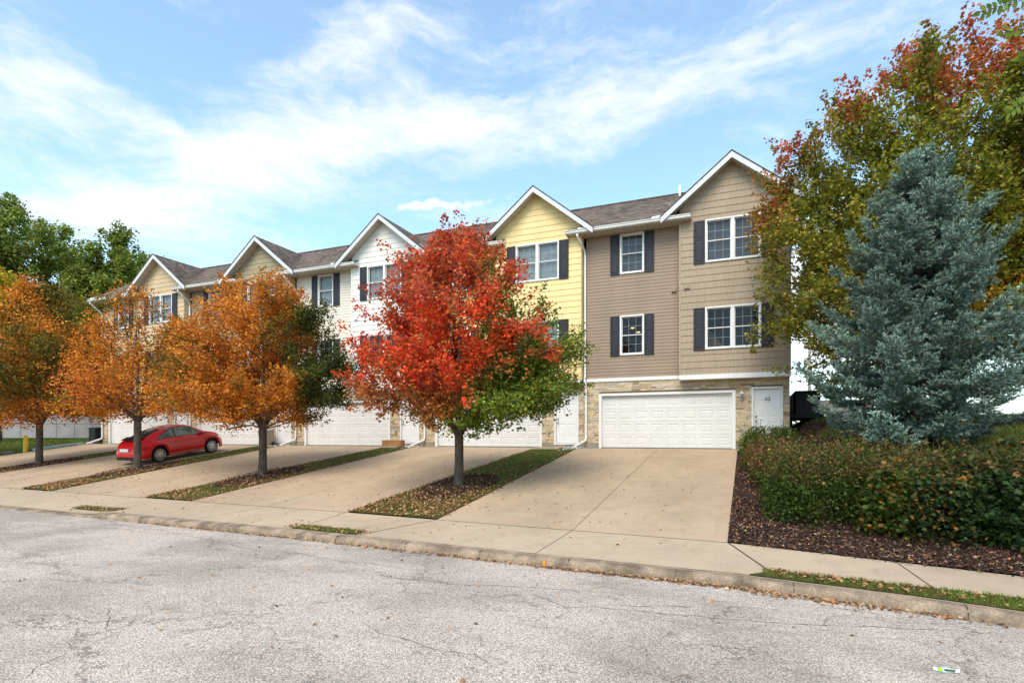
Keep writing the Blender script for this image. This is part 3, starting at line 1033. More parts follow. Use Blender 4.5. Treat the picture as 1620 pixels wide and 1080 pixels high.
    by.face([(XRr, yb, 2.7), (XRr, 0.02, 2.7), (XRr, .02, 9.0), (XRr, yb, 9.0)])
    by.build('bay_wall', SIDE[bay], root)
    ct = MB(); ct.box(XB - .018, XB + .06, yb - .022, yb + .05, 2.70, 8.62)
    ct.build('corner_trim', SIDE[bay] if k != 2 else M_white, root); ct = MB()
    if k == 0: ct.box(XRr - .06, XRr + .018, yb - .022, yb + .05, 2.70, 8.7)
    if k == 0: ct.build('corner_trim', SIDE[bay], root)
    so = MB(); so.box(XB, XRr, yb, -.001, 2.515, 2.528); so.build('bay_soffit', M_soffit, root)
    # end and rear walls
    body = MB()
    for xw, on in ((XRr, k == 0), (XL, k == 4)):
        if on:
            body.face([(xw, 0, 0), (xw, dep, 0), (xw, dep, ZE), (xw, dep / 2 + .3, 10.5), (xw, 0, ZE)])
    body.face([(XL, dep, 0), (XRr, dep, 0), (XRr, dep, ZE), (XL, dep, ZE)])
    body.build('rear_wall', SIDE[lap], root)
    # windows and shutters
    for i, q in enumerate(win_f):
        window(root, 0, *q, 0.0, 1, rooms[0] if i == 0 else rooms[1])
        shutter(root, q[0] - .375, q[0] - .01, q[2] - .02, q[3] - .02, -.015); shutter(root, q[1] + .01, q[1] + .375, q[2] - .02, q[3] - .02, -.015)
    for i, q in enumerate(win_b):
        window(root, 0, *q, yb, 2, rooms[0] if i == 0 else rooms[1], warm=(k == 0 and i == 1))
        shutter(root, q[0] - .40, q[0] - .01, q[2] - .02, q[3] - .02, yb - .018); shutter(root, q[1] + .01, q[1] + .40, q[2] - .02, q[3] - .02, yb - .018)
    # small dryer vents
    vt = MB(); vt.box(-2.66, -2.46, -.06, 0, 5.86, 6.02); vt.box(-2.62, -2.50, -.085, -.06, 5.88, 5.98); vt.build('wall_vent', SIDE[lap], root)
    vt = MB(); vt.box(-2.16, -1.96, yb - .06, yb, 5.85, 6.01); vt.box(-2.12, -2.0, yb - .085, yb - .06, 5.87, 5.96); vt.build('wall_vent', SIDE[bay], root)
    # ---- roof
    ye, ze, sl = -.62, 8.47, .63           # eave
    yr = 2.9; zr = ze + sl * (yr - ye)
    rl = XL - .0 if k < 4 else XL - .5; rr_ = XRr if k else XRr + .45
    zf = lambda y_: ze + sl * (y_ - ye)
    rf = MB()
    x2 = -1.92
    rf.hexa([(XL - .55, ye, ze - .02), (x2, ye, ze - .02), (x2, -.22, zf(-.22) - .02), (XL - .55, -.22, zf(-.22) - .02),
             (XL - .55, ye, ze + .012), (x2, ye, ze + .012), (x2, -.22, zf(-.22) + .012), (XL - .55, -.22, zf(-.22) + .012)])
    rf.hexa([(rl, -.22, zf(-.22) - .06), (rr_, -.22, zf(-.22) - .06), (rr_, yr, zr - .06), (rl, yr, zr - .06),
             (rl, -.22, zf(-.22) + .012), (rr_, -.22, zf(-.22) + .012), (rr_, yr, zr + .012), (rl, yr, zr + .012)])
    y3 = yr * 2 - ye
    rf.hexa([(rl, yr, zr - .06), (rr_, yr, zr - .06), (rr_, y3, ze - .06), (rl, y3, ze - .06), (rl, yr, zr + .012), (rr_, yr, zr + .012), (rr_, y3, ze + .012), (rl, y3, ze + .012)])
    rf.box(rl, rr_, yr - .1, yr + .1, zr - .03, zr + .03)
    yg0 = -.80
    for sgn in (-1, 1):
        xe = GXC + sgn * 2.43; z_e = 8.46
        yend = lambda zz: ye + (zz - ze) / sl + .05
        T = .022
        pts = [(xe, yg0, z_e), (GXC, yg0, GZ), (GXC, yend(GZ), GZ), (xe, yend(z_e) + .02, z_e)]
        up = [(p[0], p[1], p[2] + T) for p in pts]
        rf.hexa(pts + up)
    ro = rf.build('roof', M_roof, root)
    rc = MB()
    for sgn in (-1, 1):       # small dark drip edge of the shingles
        xe = GXC + sgn * 2.46
        rc.hexa([(xe, yg0 - .02, 8.452), (GXC, yg0 - .02, GZ + .012), (GXC, yg0 + .03, GZ + .012), (xe, yg0 + .03, 8.452),
                 (xe, yg0 - .02, 8.485), (GXC, yg0 - .02, GZ + .045), (GXC, yg0 + .03, GZ + .045), (xe, yg0 + .03, 8.485)])
    rc.build('shingle_edge', M_roof, ro)
    fa = MB(); sf = MB()
    for sgn in (-1, 1):
        xe = GXC + sgn * 2.43; xi = GXC
        h = .21
        a0 = (xe, 8.45); a1 = (GXC, GZ - .005)
        P = [(a0[0], yg0, a0[1] - h * .98), (a1[0], yg0, a1[1] - h), (a1[0], yg0 + .03, a1[1] - h), (a0[0], yg0 + .03, a0[1] - h * .98),
             (a0[0], yg0, a0[1]), (a1[0], yg0, a1[1]), (a1[0], yg0 + .03, a1[1]), (a0[0], yg0 + .03, a0[1])]
        # clip the board's lower tip level
        fa.hexa(P)
        sf.face([(a0[0], yg0 + .03, a0[1] - .15), (a1[0], yg0 + .03, a1[1] - .17), (a1[0], yb, a1[1] - .17), (a0[0], yb, a0[1] - .15)])
    fa.build('gable_fascia', M_fascia, ro)
    sf.build('gable_soffit', M_soffit, ro)
    # small white boxes where the rake meets the gutter
    rt = MB(); rt.hexa([(-3.30, -.70, 8.47), (-2.88, -.70, 8.47), (-2.88, -.45, 8.50), (-3.30, -.45, 8.50), (-3.28, -.68, 8.56), (-2.88, -.68, 8.58), (-2.88, -.45, 8.64), (-3.28, -.45, 8.62)])
    rt.build('rake_return', M_fascia, ro); rt = MB()
    rt.hexa([(XL - .05, -.70, 8.47), (XL + .40, -.70, 8.47), (XL + .40, -.45, 8.50), (XL - .05, -.45, 8.50), (XL - .05, -.68, 8.56), (XL + .38, -.68, 8.56), (XL + .38, -.45, 8.62), (XL - .05, -.45, 8.62)])
    rt.build('rake_return', M_fascia, ro)
    # gutter and eave soffit
    g0, g1 = XL - .55, -1.90
    gu = MB(); pr = [(-.61, 8.335), (-.70, 8.335), (-.735, 8.37), (-.735, 8.43), (-.755, 8.445), (-.755, 8.475), (-.74, 8.475), (-.72, 8.44), (-.61, 8.44)]
    gu.grid([[(g0, y_, z_) for y_, z_ in pr], [(g1, y_, z_) for y_, z_ in pr]], smooth=False)
    gu.face([(g1, y_, z_) for y_, z_ in pr]); gu.face([(g0, y_, z_) for y_, z_ in pr][::-1])
    gu.build('gutter', M_gutter, root)
    es = MB(); es.box(g0, g1, -.61, -.0, 8.325, 8.36); es.build('eave_soffit', M_soffit, root)
    ef = MB(); ef.face([(g1, -.61, 8.36), (g1, -.36, 8.36), (g1, -.36, 8.61), (g1, -.61, 8.46)]); ef.build('eave_end', M_fascia, ro); ef = MB(); ef.face([(g0, -.61, 8.36), (g0, 0, 8.36), (g0, 0, 8.86), (g0, -.61, 8.46)]); ef.build('eave_end', M_fascia, ro)
    # downspout
    dn = MB(); x_ = XL + .04
    pts = [(x_ - .12, -.66, 8.34), (x_ - .12, -.66, 8.25), (x_ - .02, -.45, 8.02), (x_ + .03, -.16, 7.80), (x_ + .03, -.08, 7.66), (x_ + .03, -.08, 2.86)]
    pts2 = [(x_ + .03, -.14, 2.66), (x_ + .07, -.16, 2.52), (x_ + .07, -.10, 2.36), (x_ + .07, -.09, .42), (x_ + .05, -.14, .30), (x_ - .30, -.75, .02)]
    dn.tube(pts + pts2, .052, 4, smooth=False)
    dn.build('downspout', M_white, root)
    pv = MB(); pv.lathe([(.05, 0), (.05, .45), (.04, .45)], 10, (XB - .3 if k == 0 else XB + .35 - (.9 if k % 2 else 0), yr - .35, zf(yr - .35)), 'z'); pv.build('vent_pipe', M_white, root)
    if k == 0:
        for (u, zz) in ((-4.28, 4.80), (-4.05, 4.62)):
            L = MB(); L.lathe([(.0, .02), (.05, .015), (.075, 0), (.0, -.008)], 12, (u, .9, zz))
            lo = L.build('ceiling_lamp', M_bulb, root)
    return root


specs = [
    ('taupe_lap', 'taupe_shake', 'taupe townhouse at the right end of the row, door marked A5', ('blind', 'none')),
    ('yellow2', 'yellow', 'yellow townhouse behind the red maple, door marked A4', ('curtain', 'curtain')),
    ('cream', 'white', 'white townhouse in the middle of the row, left of the yellow one', ('curtain', 'none')),
    ('olive_lap', 'olive_shake', 'olive beige townhouse behind the bigger orange maple, left of the white one', ('curtain', 'none')),
    ('sand_lap', 'sand_shake', 'sand coloured townhouse at the far left end of the row', ('curtain', 'blind')),
]
for k, sp_ in enumerate(specs): townhouse(k, *sp_)

# ------------------------------------------------------------------ broadleaf trees


def grow(rng, targets, fork, leader, trunk_r, tip=.006, expo=.48, bendup=.25, zrel=.2, limbs=5):
    """greedy branching skeleton from the trunk to every leaf cluster. returns list of polylines + radii"""
    nodes = [np.array(p, float) for p in leader]; par = [-1] + list(range(len(leader) - 1)); plen = [0.0]
    for i in range(1, len(leader)): plen.append(plen[-1] + np.linalg.norm(nodes[i] - nodes[i - 1]))
    fi = min(range(len(leader)), key=lambda i: abs(leader[i][2] - fork))
    usable = [i for i in range(len(leader)) if i >= fi]
    order = np.argsort(np.linalg.norm(targets - nodes[fi], axis=1) + rng.uniform(0, .6, len(targets)))
    chains = [list(range(len(leader)))]
    ends = {}
    reach = float(np.max(np.linalg.norm(targets[:, :2], axis=1)))
    a0 = rng.uniform(0, 6.28)
    for q in range(limbs):
        a = a0 + q * 2 * PI / limbs + rng.normal() * .2
        l = reach * rng.uniform(.36, .50); ch = [fi if q % 2 else min(fi + 0, len(leader) - 1)]
        A = nodes[ch[0]]; up = rng.uniform(.95, 1.6)
        for s_ in (.15, .35, .6, .8, 1.0):
            p = A + np.array([math.cos(a) * l * s_ ** 1.15, math.sin(a) * l * s_ ** 1.15, l * up * s_ ** .95]) + rng.normal(size=3) * .02
            nodes.append(p); par.append(ch[-1]); plen.append(plen[ch[-1]] + np.linalg.norm(p - nodes[ch[-1]])); ch.append(len(nodes) - 1); usable.append(len(nodes) - 1)
        chains.append(ch)
    for oi in order:
        T = targets[oi]
        N = np.array([nodes[i] for i in usable]); L = np.array([plen[i] for i in usable])
        dv = T - N; dist = np.linalg.norm(dv, axis=1)
        cost = dist * (1 + .9 * np.clip(zrel - dv[:, 2] / (dist + .01), 0, 2)) + .30 * L
        j = usable[int(np.argmin(cost))]
        A = nodes[j]; D = T - A; l = np.linalg.norm(D); n = max(2, int(l / .35))
        ch = [j]
        side = rng.normal(size=3) * .06 * l
        for s_ in range(1, n + 1):
            t = s_ / n
            p = A + D * t + np.array([0, 0, 1.0]) * (bendup * l * .42 * math.sin(PI * t) * (1 - abs(D[2]) / (l + .01))) + side * math.sin(PI * t) + rng.normal(size=3) * .012 * l
            if s_ == n: p = T.copy()
            nodes.append(p); par.append(ch[-1]); plen.append(plen[ch[-1]] + np.linalg.norm(p - nodes[ch[-1]])); ch.append(len(nodes) - 1); usable.append(len(nodes) - 1)
        chains.append(ch); ends[oi] = ch
    cnt = np.zeros(len(nodes))
    for e in ends.values(): cnt[e[-1]] += 1
    for i in range(len(nodes) - 1, 0, -1):
        if par[i] >= 0 and par[i] < i: cnt[par[i]] += cnt[i]
    tot = max(cnt[fi], 1)
    rad = tip + (trunk_r * .72 - tip) * (np.maximum(cnt, .6) / tot) ** expo
    for ch in chains[1:1 + limbs]:
        for q, i in enumerate(ch[1:]): rad[i] = max(rad[i], trunk_r * (.60 - .08 * q))
    return nodes, chains, rad, ends, fi


def maple(name, label, cat, group, base, prof, nclus, nleaf, lsize, colfn, seed, fork=1.75, trunk_r=.15, top=None, shape='kite',
          spread=.28, bark=None, asym=None, clip=None, extra=None, plume=.30, zsq=.75, lean=(0, 0), lgain=1.05, clear=1.1, shell=.42, per=13, bw=.34, fill=.22):
    rng = np.random.default_rng(seed)
    root = empty(name, base, label, cat, group)
    pz = np.array([p[0] for p in prof]); pr = np.array([p[1] for p in prof])
    H = pz[-1]
    lum = SN(seed + 1, 1.0)
    nb = max(20, int(nclus / per)); Ts = []
    for q in range(nb):
        while True:
            ze_ = rng.uniform(pz[0], H); re_ = np.interp(ze_, pz, pr)
            if rng.uniform() < (re_ / pr.max()) ** .6 + .08: break
        a = q * 2.39996 + rng.normal() * .25
        re_ *= (1 + .16 * float(lum(np.array([[math.cos(a) * 1.8, math.sin(a) * 1.8, ze_ / 2]]))[0])) * rng.uniform(.68, 1.10)
        z0_ = np.clip(ze_ - re_ * rng.uniform(.7, 1.5), min(fork + .05, ze_ + .2), H * .78)
        E = np.array([re_ * math.cos(a) + lean[0] * (ze_ - pz[0]), re_ * math.sin(a) + lean[1] * (ze_ - pz[0]), ze_]); S0 = np.array([0, 0, z0_])
        L_ = np.linalg.norm(E - S0); m = max(4, int(per * L_ / (pr.max() * .95)))
        arch = rng.uniform(.02, .16) * re_
        tt_ = rng.uniform(.28, 1.0, m) ** .8
        tt_[:2] = (1.0, .94)
        off = rng.normal(size=(m, 3)) * (bw * (1.15 - .8 * tt_))[:, None] * np.array([1, 1, .7])
        Ts.append(S0 + (E - S0) * tt_[:, None] + np.array([0, 0, 1]) * (arch * np.sin(PI * tt_))[:, None] + off)
    nf_ = int(nclus * fill); zq = rng.uniform(pz[0], H * .97, nf_); rq = np.interp(zq, pz, pr); aq = rng.uniform(0, 6.28, nf_); ru = rq * rng.uniform(.1, .88, nf_) ** .6
    Ts.append(np.stack([ru * np.cos(aq) + lean[0] * (zq - pz[0]), ru * np.sin(aq) + lean[1] * (zq - pz[0]), zq], 1))
    T = np.vstack(Ts)
    T = T[~((np.hypot(T[:, 0], T[:, 1]) < clear) & (T[:, 2] < pz[0] + clear * .55))]
    if extra is not None: T = np.vstack([T, np.array(extra)])
    if asym is not None: T = asym(T)
    if clip is not None: T = T[clip(T + np.array(base))]
    nl = 9; leader = [(lean[0] * max(0, t * H * .8 - pz[0]) + .03 * math.sin(t * 9 + seed) * H * .12 * t, .03 * math.cos(t * 7 + seed) * H * .12 * t, t * H * .80) for t in np.linspace(0, 1, nl)]
    leader = [(0, 0, -.1), (0, 0, .15), (.01, 0, fork * .5), (0, .01, fork)] + [p for p in leader if p[2] > fork + .3]
    nodes, chains, radii, ends, fi = grow(rng, T, fork, leader, trunk_r)
    br = MB()
    tr = [trunk_r * 1.55, trunk_r * 1.12, trunk_r * .98, trunk_r] + [max(.01, trunk_r * .62 * (1 - (i + 1) / (len(leader) - 3.5)) ** .9) if i < len(leader) - 5 else .012 for i in range(len(leader) - 4)]
    br.tube([nodes[i] for i in chains[0]], tr, 12)
    br.build('trunk', bark or M_bark, root)
    lb = MB()
    for ch in chains[1:]:
        rs = [min(radii[i], trunk_r * .62) for i in ch]; rs[0] = min(rs[0], rs[1] * 1.15)
        lb.tube([nodes[i] for i in ch], rs, 5 if rs[0] < .03 else 7, cap=False)
    lb.build('branches', bark or M_bark, root)
    # leaves: plumes round every twig
    out = []; fw = []; tone = []
    for oi, ch in ends.items():
        e = nodes[ch[-1]]; a = nodes[ch[-2]]; dr = e - a; dr /= np.linalg.norm(dr) + 1e-6
        dr = dr + np.array([0, 0, .45]); dr /= np.linalg.norm(dr)
        m = int(nleaf * rng.uniform(.5, 1.5))
        s_ = rng.uniform(-.9, 1.0, m)
        wdt = spread * (1 - .75 * np.clip(s_, 0, 1))
        pt = e + dr * (s_ * plume)[:, None] + rng.normal(size=(m, 3)) * wdt[:, None] * np.array([1, 1, zsq])
        out.append(pt); fw.append(np.repeat(dr[None], m, 0)); tn = rng.uniform(.72, 1.28); tone.append(np.full(m, tn))
        m2 = m // 6
        if m2:
            q = rng.uniform(0, 1, m2)[:, None]
            out.append(a + (e - a) * q + rng.normal(size=(m2, 3)) * spread * .4); fw.append(np.repeat(dr[None], m2, 0)); tone.append(np.full(m2, tn))
    Pn = np.vstack(out); Fw = np.vstack(fw); Tn = np.concatenate(tone)
    if clip is not None:
        kk = clip(Pn + np.array(base)); Pn, Fw, Tn = Pn[kk], Fw[kk], Tn[kk]
    col = colfn(Pn, rng) * Tn[:, None] * lgain
    lo = leaf_cloud('crown', Pn, lsize, col, rng, M_leaf, root, shape, upbias=.35, droop=.25, fwd=Fw)
    return root, T


def pick(rng, n, pal, w_=None):
    pal = np.array(pal); i = rng.choice(len(pal), n, p=w_); c = pal[i]
    return c * rng.uniform(.75, 1.25, (n, 1)) * rng.uniform(.93, 1.07, (n, 3))


def blend(mask, A, B): return np.where(mask[:, None], A, B)


def vr(P):   # sideways position as seen from the road, metres (rightwards)
    return P[:, 0] * cs + P[:, 1] * sn


RED = [(.66, .065, .016), (.72, .11, .024), (.50, .065, .02), (.56, .12, .028), (.40, .06, .02), (.62, .04, .02)]
PINK = [(.52, .11, .055), (.44, .09, .04)]
RUST = [(.42, .13, .03), (.33, .10, .025), (.50, .19, .04), (.28, .10, .02)]
GREEN = [(.11, .17, .02), (.16, .22, .025), (.07, .11, .016), (.22, .23, .025)]


def col_red(P, rng):
    n = len(P); r = vr(P); f1 = SN(11, 1.1)(P) ; f2 = SN(12, 3)(P)
    g = r * .85 - (P[:, 2] - 3.6) * .30 + f1 * 1.15 + f2 * .40 + rng.normal(size=n) * .12
    isg = g > .95
    low = (P[:, 2] < 2.6 + .3 * f1)
    c = pick(rng, n, RED)
    c = blend((SN(13, 1.6)(P) > .75), pick(rng, n, PINK), c)
    c = blend((SN(14, 1.3)(P) + .2 * f2 > .55) | (low & (r < .2) & (f2 > -.6)), pick(rng, n, RUST), c)
    c = blend((P[:, 2] > 4.9 + .3 * f2) & (rng.uniform(size=n) < .55), pick(rng, n, RUST[:1] + PINK + [(.36, .14, .05)]), c)
    c = blend((g > .55) & (~isg), pick(rng, n, RUST + [(.16, .12, .02)]), c)
    c = blend(isg, pick(rng, n, GREEN), c)
    return c


ORG = [(.68, .25, .026), (.58, .20, .022), (.74, .33, .032), (.46, .18, .022), (.62, .18, .026)]
OLV = [(.20, .15, .02), (.14, .12, .02), (.27, .17, .02)]
DGR = [(.045, .06, .012), (.07, .085, .015), (.10, .11, .016)]


def col_org1(P, rng):
    n = len(P); r = vr(P); f1 = SN(21, 1.0)(P); f2 = SN(22, 2.8)(P)
    c = pick(rng, n, ORG)
    c = blend(f1 + .4 * f2 > .6, pick(rng, n, OLV + ORG[3:]), c)
    g = r * .9 + P[:, 1] * .25 + f1 * .5 + f2 * .2 - abs(P[:, 2] - 3.6) * .2
    c = blend(g > 1.15, pick(rng, n, OLV), c)
    c = blend(g > 1.65, pick(rng, n, DGR), c)
    return c


def col_org2(P, rng):
    n = len(P); f1 = SN(31, 1.0)(P); f2 = SN(32, 3)(P)
    c = pick(rng, n, ORG)
    c = blend(f1 > .5, pick(rng, n, OLV), c)
    c = blend(f1 + .4 * f2 < -1.0, pick(rng, n, [(.58, .11, .03), (.50, .10, .03), (.6, .15, .04)]), c)
    return c


def col_org3(P, rng):
    n = len(P); f1 = SN(41, .9)(P); f2 = SN(42, 3)(P)
    c = pick(rng, n, ORG)
    c = blend((f1 > .25), pick(rng, n, OLV + [(.09, .10, .015)]), c)
    return c


def col_red2(P, rng):
    return blend(SN(51, 1)(P) > .3, pick(rng, len(P), ORG), pick(rng, len(P), [(.62, .09, .03), (.55, .12, .03)]))


def tb(i): x, y = tree_spots[i]; return (x, y, float(G(x, y)))


gname = 'maples planted in the strips between the driveways'
cl_b = lambda W: (W[:, 1] < 21.2)
maple('maple_tree', 'red maple turning green on its right side, in front of the yellow house', 'tree', gname, tb(0),
      [(1.75, 1.7), (2.15, 3.0), (2.8, 3.55), (3.6, 3.5), (4.4, 3.1), (5.3, 2.5), (6.2, 1.6), (6.9, .5)], 1080, 70, .074, col_red, 7,
      fork=1.35, trunk_r=.128, clip=cl_b, shape='lobe', lgain=1.2, spread=.15, plume=.48, shell=.38, clear=1.25,
      extra=[(.05, 0, 7.3), (.1, .05, 7.0), (.6, 0, 6.75), (.75, .1, 7.0), (-.9, 0, 6.4), (-1.3, .1, 6.2), (-1.7, -.6, 5.9), (-.4, -.2, 6.7), (1.0, .1, 6.2), (-2.6, -1, 5.0), (2.2, .9, 5.3)])
maple('maple_tree', 'orange maple with a dark green right side, before the white house', 'tree', gname, tb(1),
      [(1.9, 1.9), (2.3, 3.0), (3.0, 3.35), (4.0, 3.2), (5.0, 2.7), (5.8, 2.0), (6.5, .9)], 1020, 66, .080, col_org1, 8, fork=1.6, trunk_r=.128, clip=cl_b, spread=.165, plume=.46,
      extra=[(-1.2, -.3, 6.6), (-1.6, -.3, 6.3), (-.4, 0, 6.8), (.6, 0, 6.6)])
maple('maple_tree', 'sparse orange maple whose trunk stands before the red car', 'tree', gname, tb(2),
      [(1.9, 1.6), (2.4, 2.9), (3.2, 3.1), (4.2, 2.8), (5.3, 2.0), (6.3, 1.3), (7.2, .5)], 360, 48, .088, col_org2, 9, fork=1.8, trunk_r=.135, clip=cl_b, spread=.20, plume=.45)
maple('maple_tree', 'orange and olive maple behind the yellow bollard, left of the red car', 'tree', gname, tb(3),
      [(2.0, 1.8), (2.6, 3.2), (3.5, 3.6), (4.6, 3.4), (5.8, 2.7), (7.0, 1.7), (8.0, .6)], 760, 56, .10, col_org3, 10, fork=1.7, trunk_r=.135, clip=cl_b, spread=.30)
maple('maple_tree', 'red orange maple cut off by the left edge of the photo', 'tree', gname, tb(4),
      [(2.0, 1.6), (2.8, 2.7), (3.6, 2.9), (4.8, 2.6), (6.0, 1.6), (6.8, .5)], 240, 60, .12, col_red2, 14, fork=1.8, trunk_r=.16, spread=.32)


def col_yel(P, rng):
    return blend(SN(61, .8)(P) > .3, pick(rng, len(P), [(.22, .24, .02), (.16, .2, .02)]), pick(rng, len(P), [(.62, .42, .025), (.5, .38, .03), (.4, .34, .03)]))


maple('yellow_tree', 'yellow green tree at the left edge behind the maples', 'tree', None, (-43.2, 20.5, float(G(-43.2, 20.5))),
      [(2.2, 2.0), (4, 3.2), (6, 3.2), (8, 2.6), (9.6, 1.4), (10.6, .4)], 300, 60, .17, col_yel, 15, fork=2.0, trunk_r=.22, spread=.45)


def col_far(a, s_):
    def f(P, rng):
        return pick(rng, len(P), [(.18, .23, .035), (.23, .29, .045), (.29, .34, .06), (.14, .18, .03)]) * (1 + .22 * SN(s_, .6)(P))[:, None] * a
    return f


big = 'tall green trees behind the terrace'
maple('tall_tree', 'tall broad green tree at the left edge, rising above the orange maples', 'tree', big, (-66, 33, .3),
      [(4, 4), (8, 7.0), (13, 8.2), (17, 7.6), (19.5, 5.6), (21.8, 3.0), (23.0, .8)], 700, 105, .27, col_far(1, 3), 20, fork=4, trunk_r=.45, bw=1.0, fill=.08, spread=.52, bark=M_bark_d, plume=.8)
maple('tall_tree', 'narrower green tree just left of the last gable', 'tree', big, (-51.2, 33.0, .3),
      [(4, 2.0), (8, 3.4), (12, 3.8), (14.5, 3.6), (16.8, 2.6), (18.6, .8)], 330, 85, .24, col_far(.95, 4), 21, fork=4, trunk_r=.32, bw=.6, fill=.03, spread=.38, bark=M_bark_d, plume=.6)
maple('tall_tree', 'green tree standing between the two taller ones at the left', 'tree', big, (-61, 40, .3),
      [(4, 3.0), (8, 4.5), (12, 5.2), (16, 5.0), (18, 3.2), (19.8, .8)], 300, 90, .28, col_far(.8, 5), 23, fork=4, trunk_r=.36, bw=1, fill=.05, spread=.5, bark=M_bark_d, plume=.7)


def col_big(P, rng):
    n = len(P); f1 = SN(71, .6)(P); f2 = SN(72, 2)(P); h = P[:, 2] + .8 * f1
    r = vr(P)
    c = pick(rng, n, [(.19, .21, .022), (.26, .25, .026), (.14, .165, .02), (.32, .26, .03)])
    c = blend((f1 + .4 * f2 > .9), pick(rng, n, [(.36, .21, .03), (.44, .24, .03), (.30, .16, .025)]), c)
    c = blend(h + .8 * f2 > 9.3, pick(rng, n, [(.32, .15, .03), (.20, .14, .02), (.38, .12, .03)]), c)
    c = blend((h + .9 * f2 > 9.4) & (rng.uniform(size=n) < .8), pick(rng, n, [(.52, .07, .035), (.58, .12, .045), (.44, .10, .03), (.42, .18, .03)]), c)
    ou = np.hypot(r, np.maximum(P[:, 2] - 4.2, 0) * .88) + .45 * f2 + .35 * f1
    c = blend((ou > 4.9) & (P[:, 2] > 5.2) & (rng.uniform(size=n) < .42), pick(rng, n, [(.38, .17, .03), (.30, .15, .025), (.44, .15, .04)]), c)
    c = blend((ou > 5.9) & (P[:, 2] > 6.0) & (rng.uniform(size=n) < .72), pick(rng, n, [(.48, .07, .035), (.52, .11, .045), (.40, .09, .03)]), c)
    lf = (r < -4.7 + .4 * f2) & (P[:, 2] > 6.2 + .4 * f1) & (P[:, 2] < 8.4) & (rng.uniform(size=n) < .6)
    c = blend(lf & (f2 + f1 > .1), pick(rng, n, [(.50, .12, .06), (.42, .12, .04), (.3, .14, .03)]), c)
    c = blend((r < -2.5 + .6 * f2) & (P[:, 2] < 6) & (rng.uniform(size=n) < .6), pick(rng, n, [(.17, .20, .025), (.24, .23, .03), (.34, .24, .03)]), c)
    dk = (r > 1.0 + .6 * f1)
    c = np.where(dk[:, None], c * .9, c) * 1.08
    return c


bt = (5.6, 20.4, float(G(5.6, 20.4)))
maple('maple_tree', 'big maple with red top and olive leaves at right, behind the blue spruce', 'tree', None, bt,
      [(.9, 3.4), (1.6, 5.0), (3.0, 5.9), (5.0, 6.2), (6.8, 6.0), (8.2, 5.2), (9.3, 3.9), (10.2, 2.4), (10.9, .8)], 2900, 62, .088, col_big, 30,
      fork=1.9, trunk_r=.26, spread=.155, shape='lobe', bark=M_bark_d, plume=.62, per=17, bw=.40, fill=.14, shell=.50,
      clip=lambda W: ~((W[:, 0] < 1.7) & (W[:, 1] > 21.0)) & (W[:, 0] > -.1) & (W[:, 1] > 16.6),
      extra=[(x_ - 5.6, y_ - 20.4, z_ - .7) for x_, y_, z_ in np.random.default_rng(2).uniform((.35, 19.2, 3.6), (1.9, 20.9, 9.0), (85, 3))])
maple('maple_tree', 'second large olive maple at the right edge behind the spruce', 'tree', None, (11.2, 20.5, float(G(11.2, 20.5))),
      [(1.2, 3.4), (3, 4.6), (6, 5.0), (7.6, 4.4), (9.2, 3.0), (10.2, 1.0)], 800, 60, .13, col_big, 31,
      fork=2.2, trunk_r=.26, spread=.38, bark=M_bark_d, plume=.45)


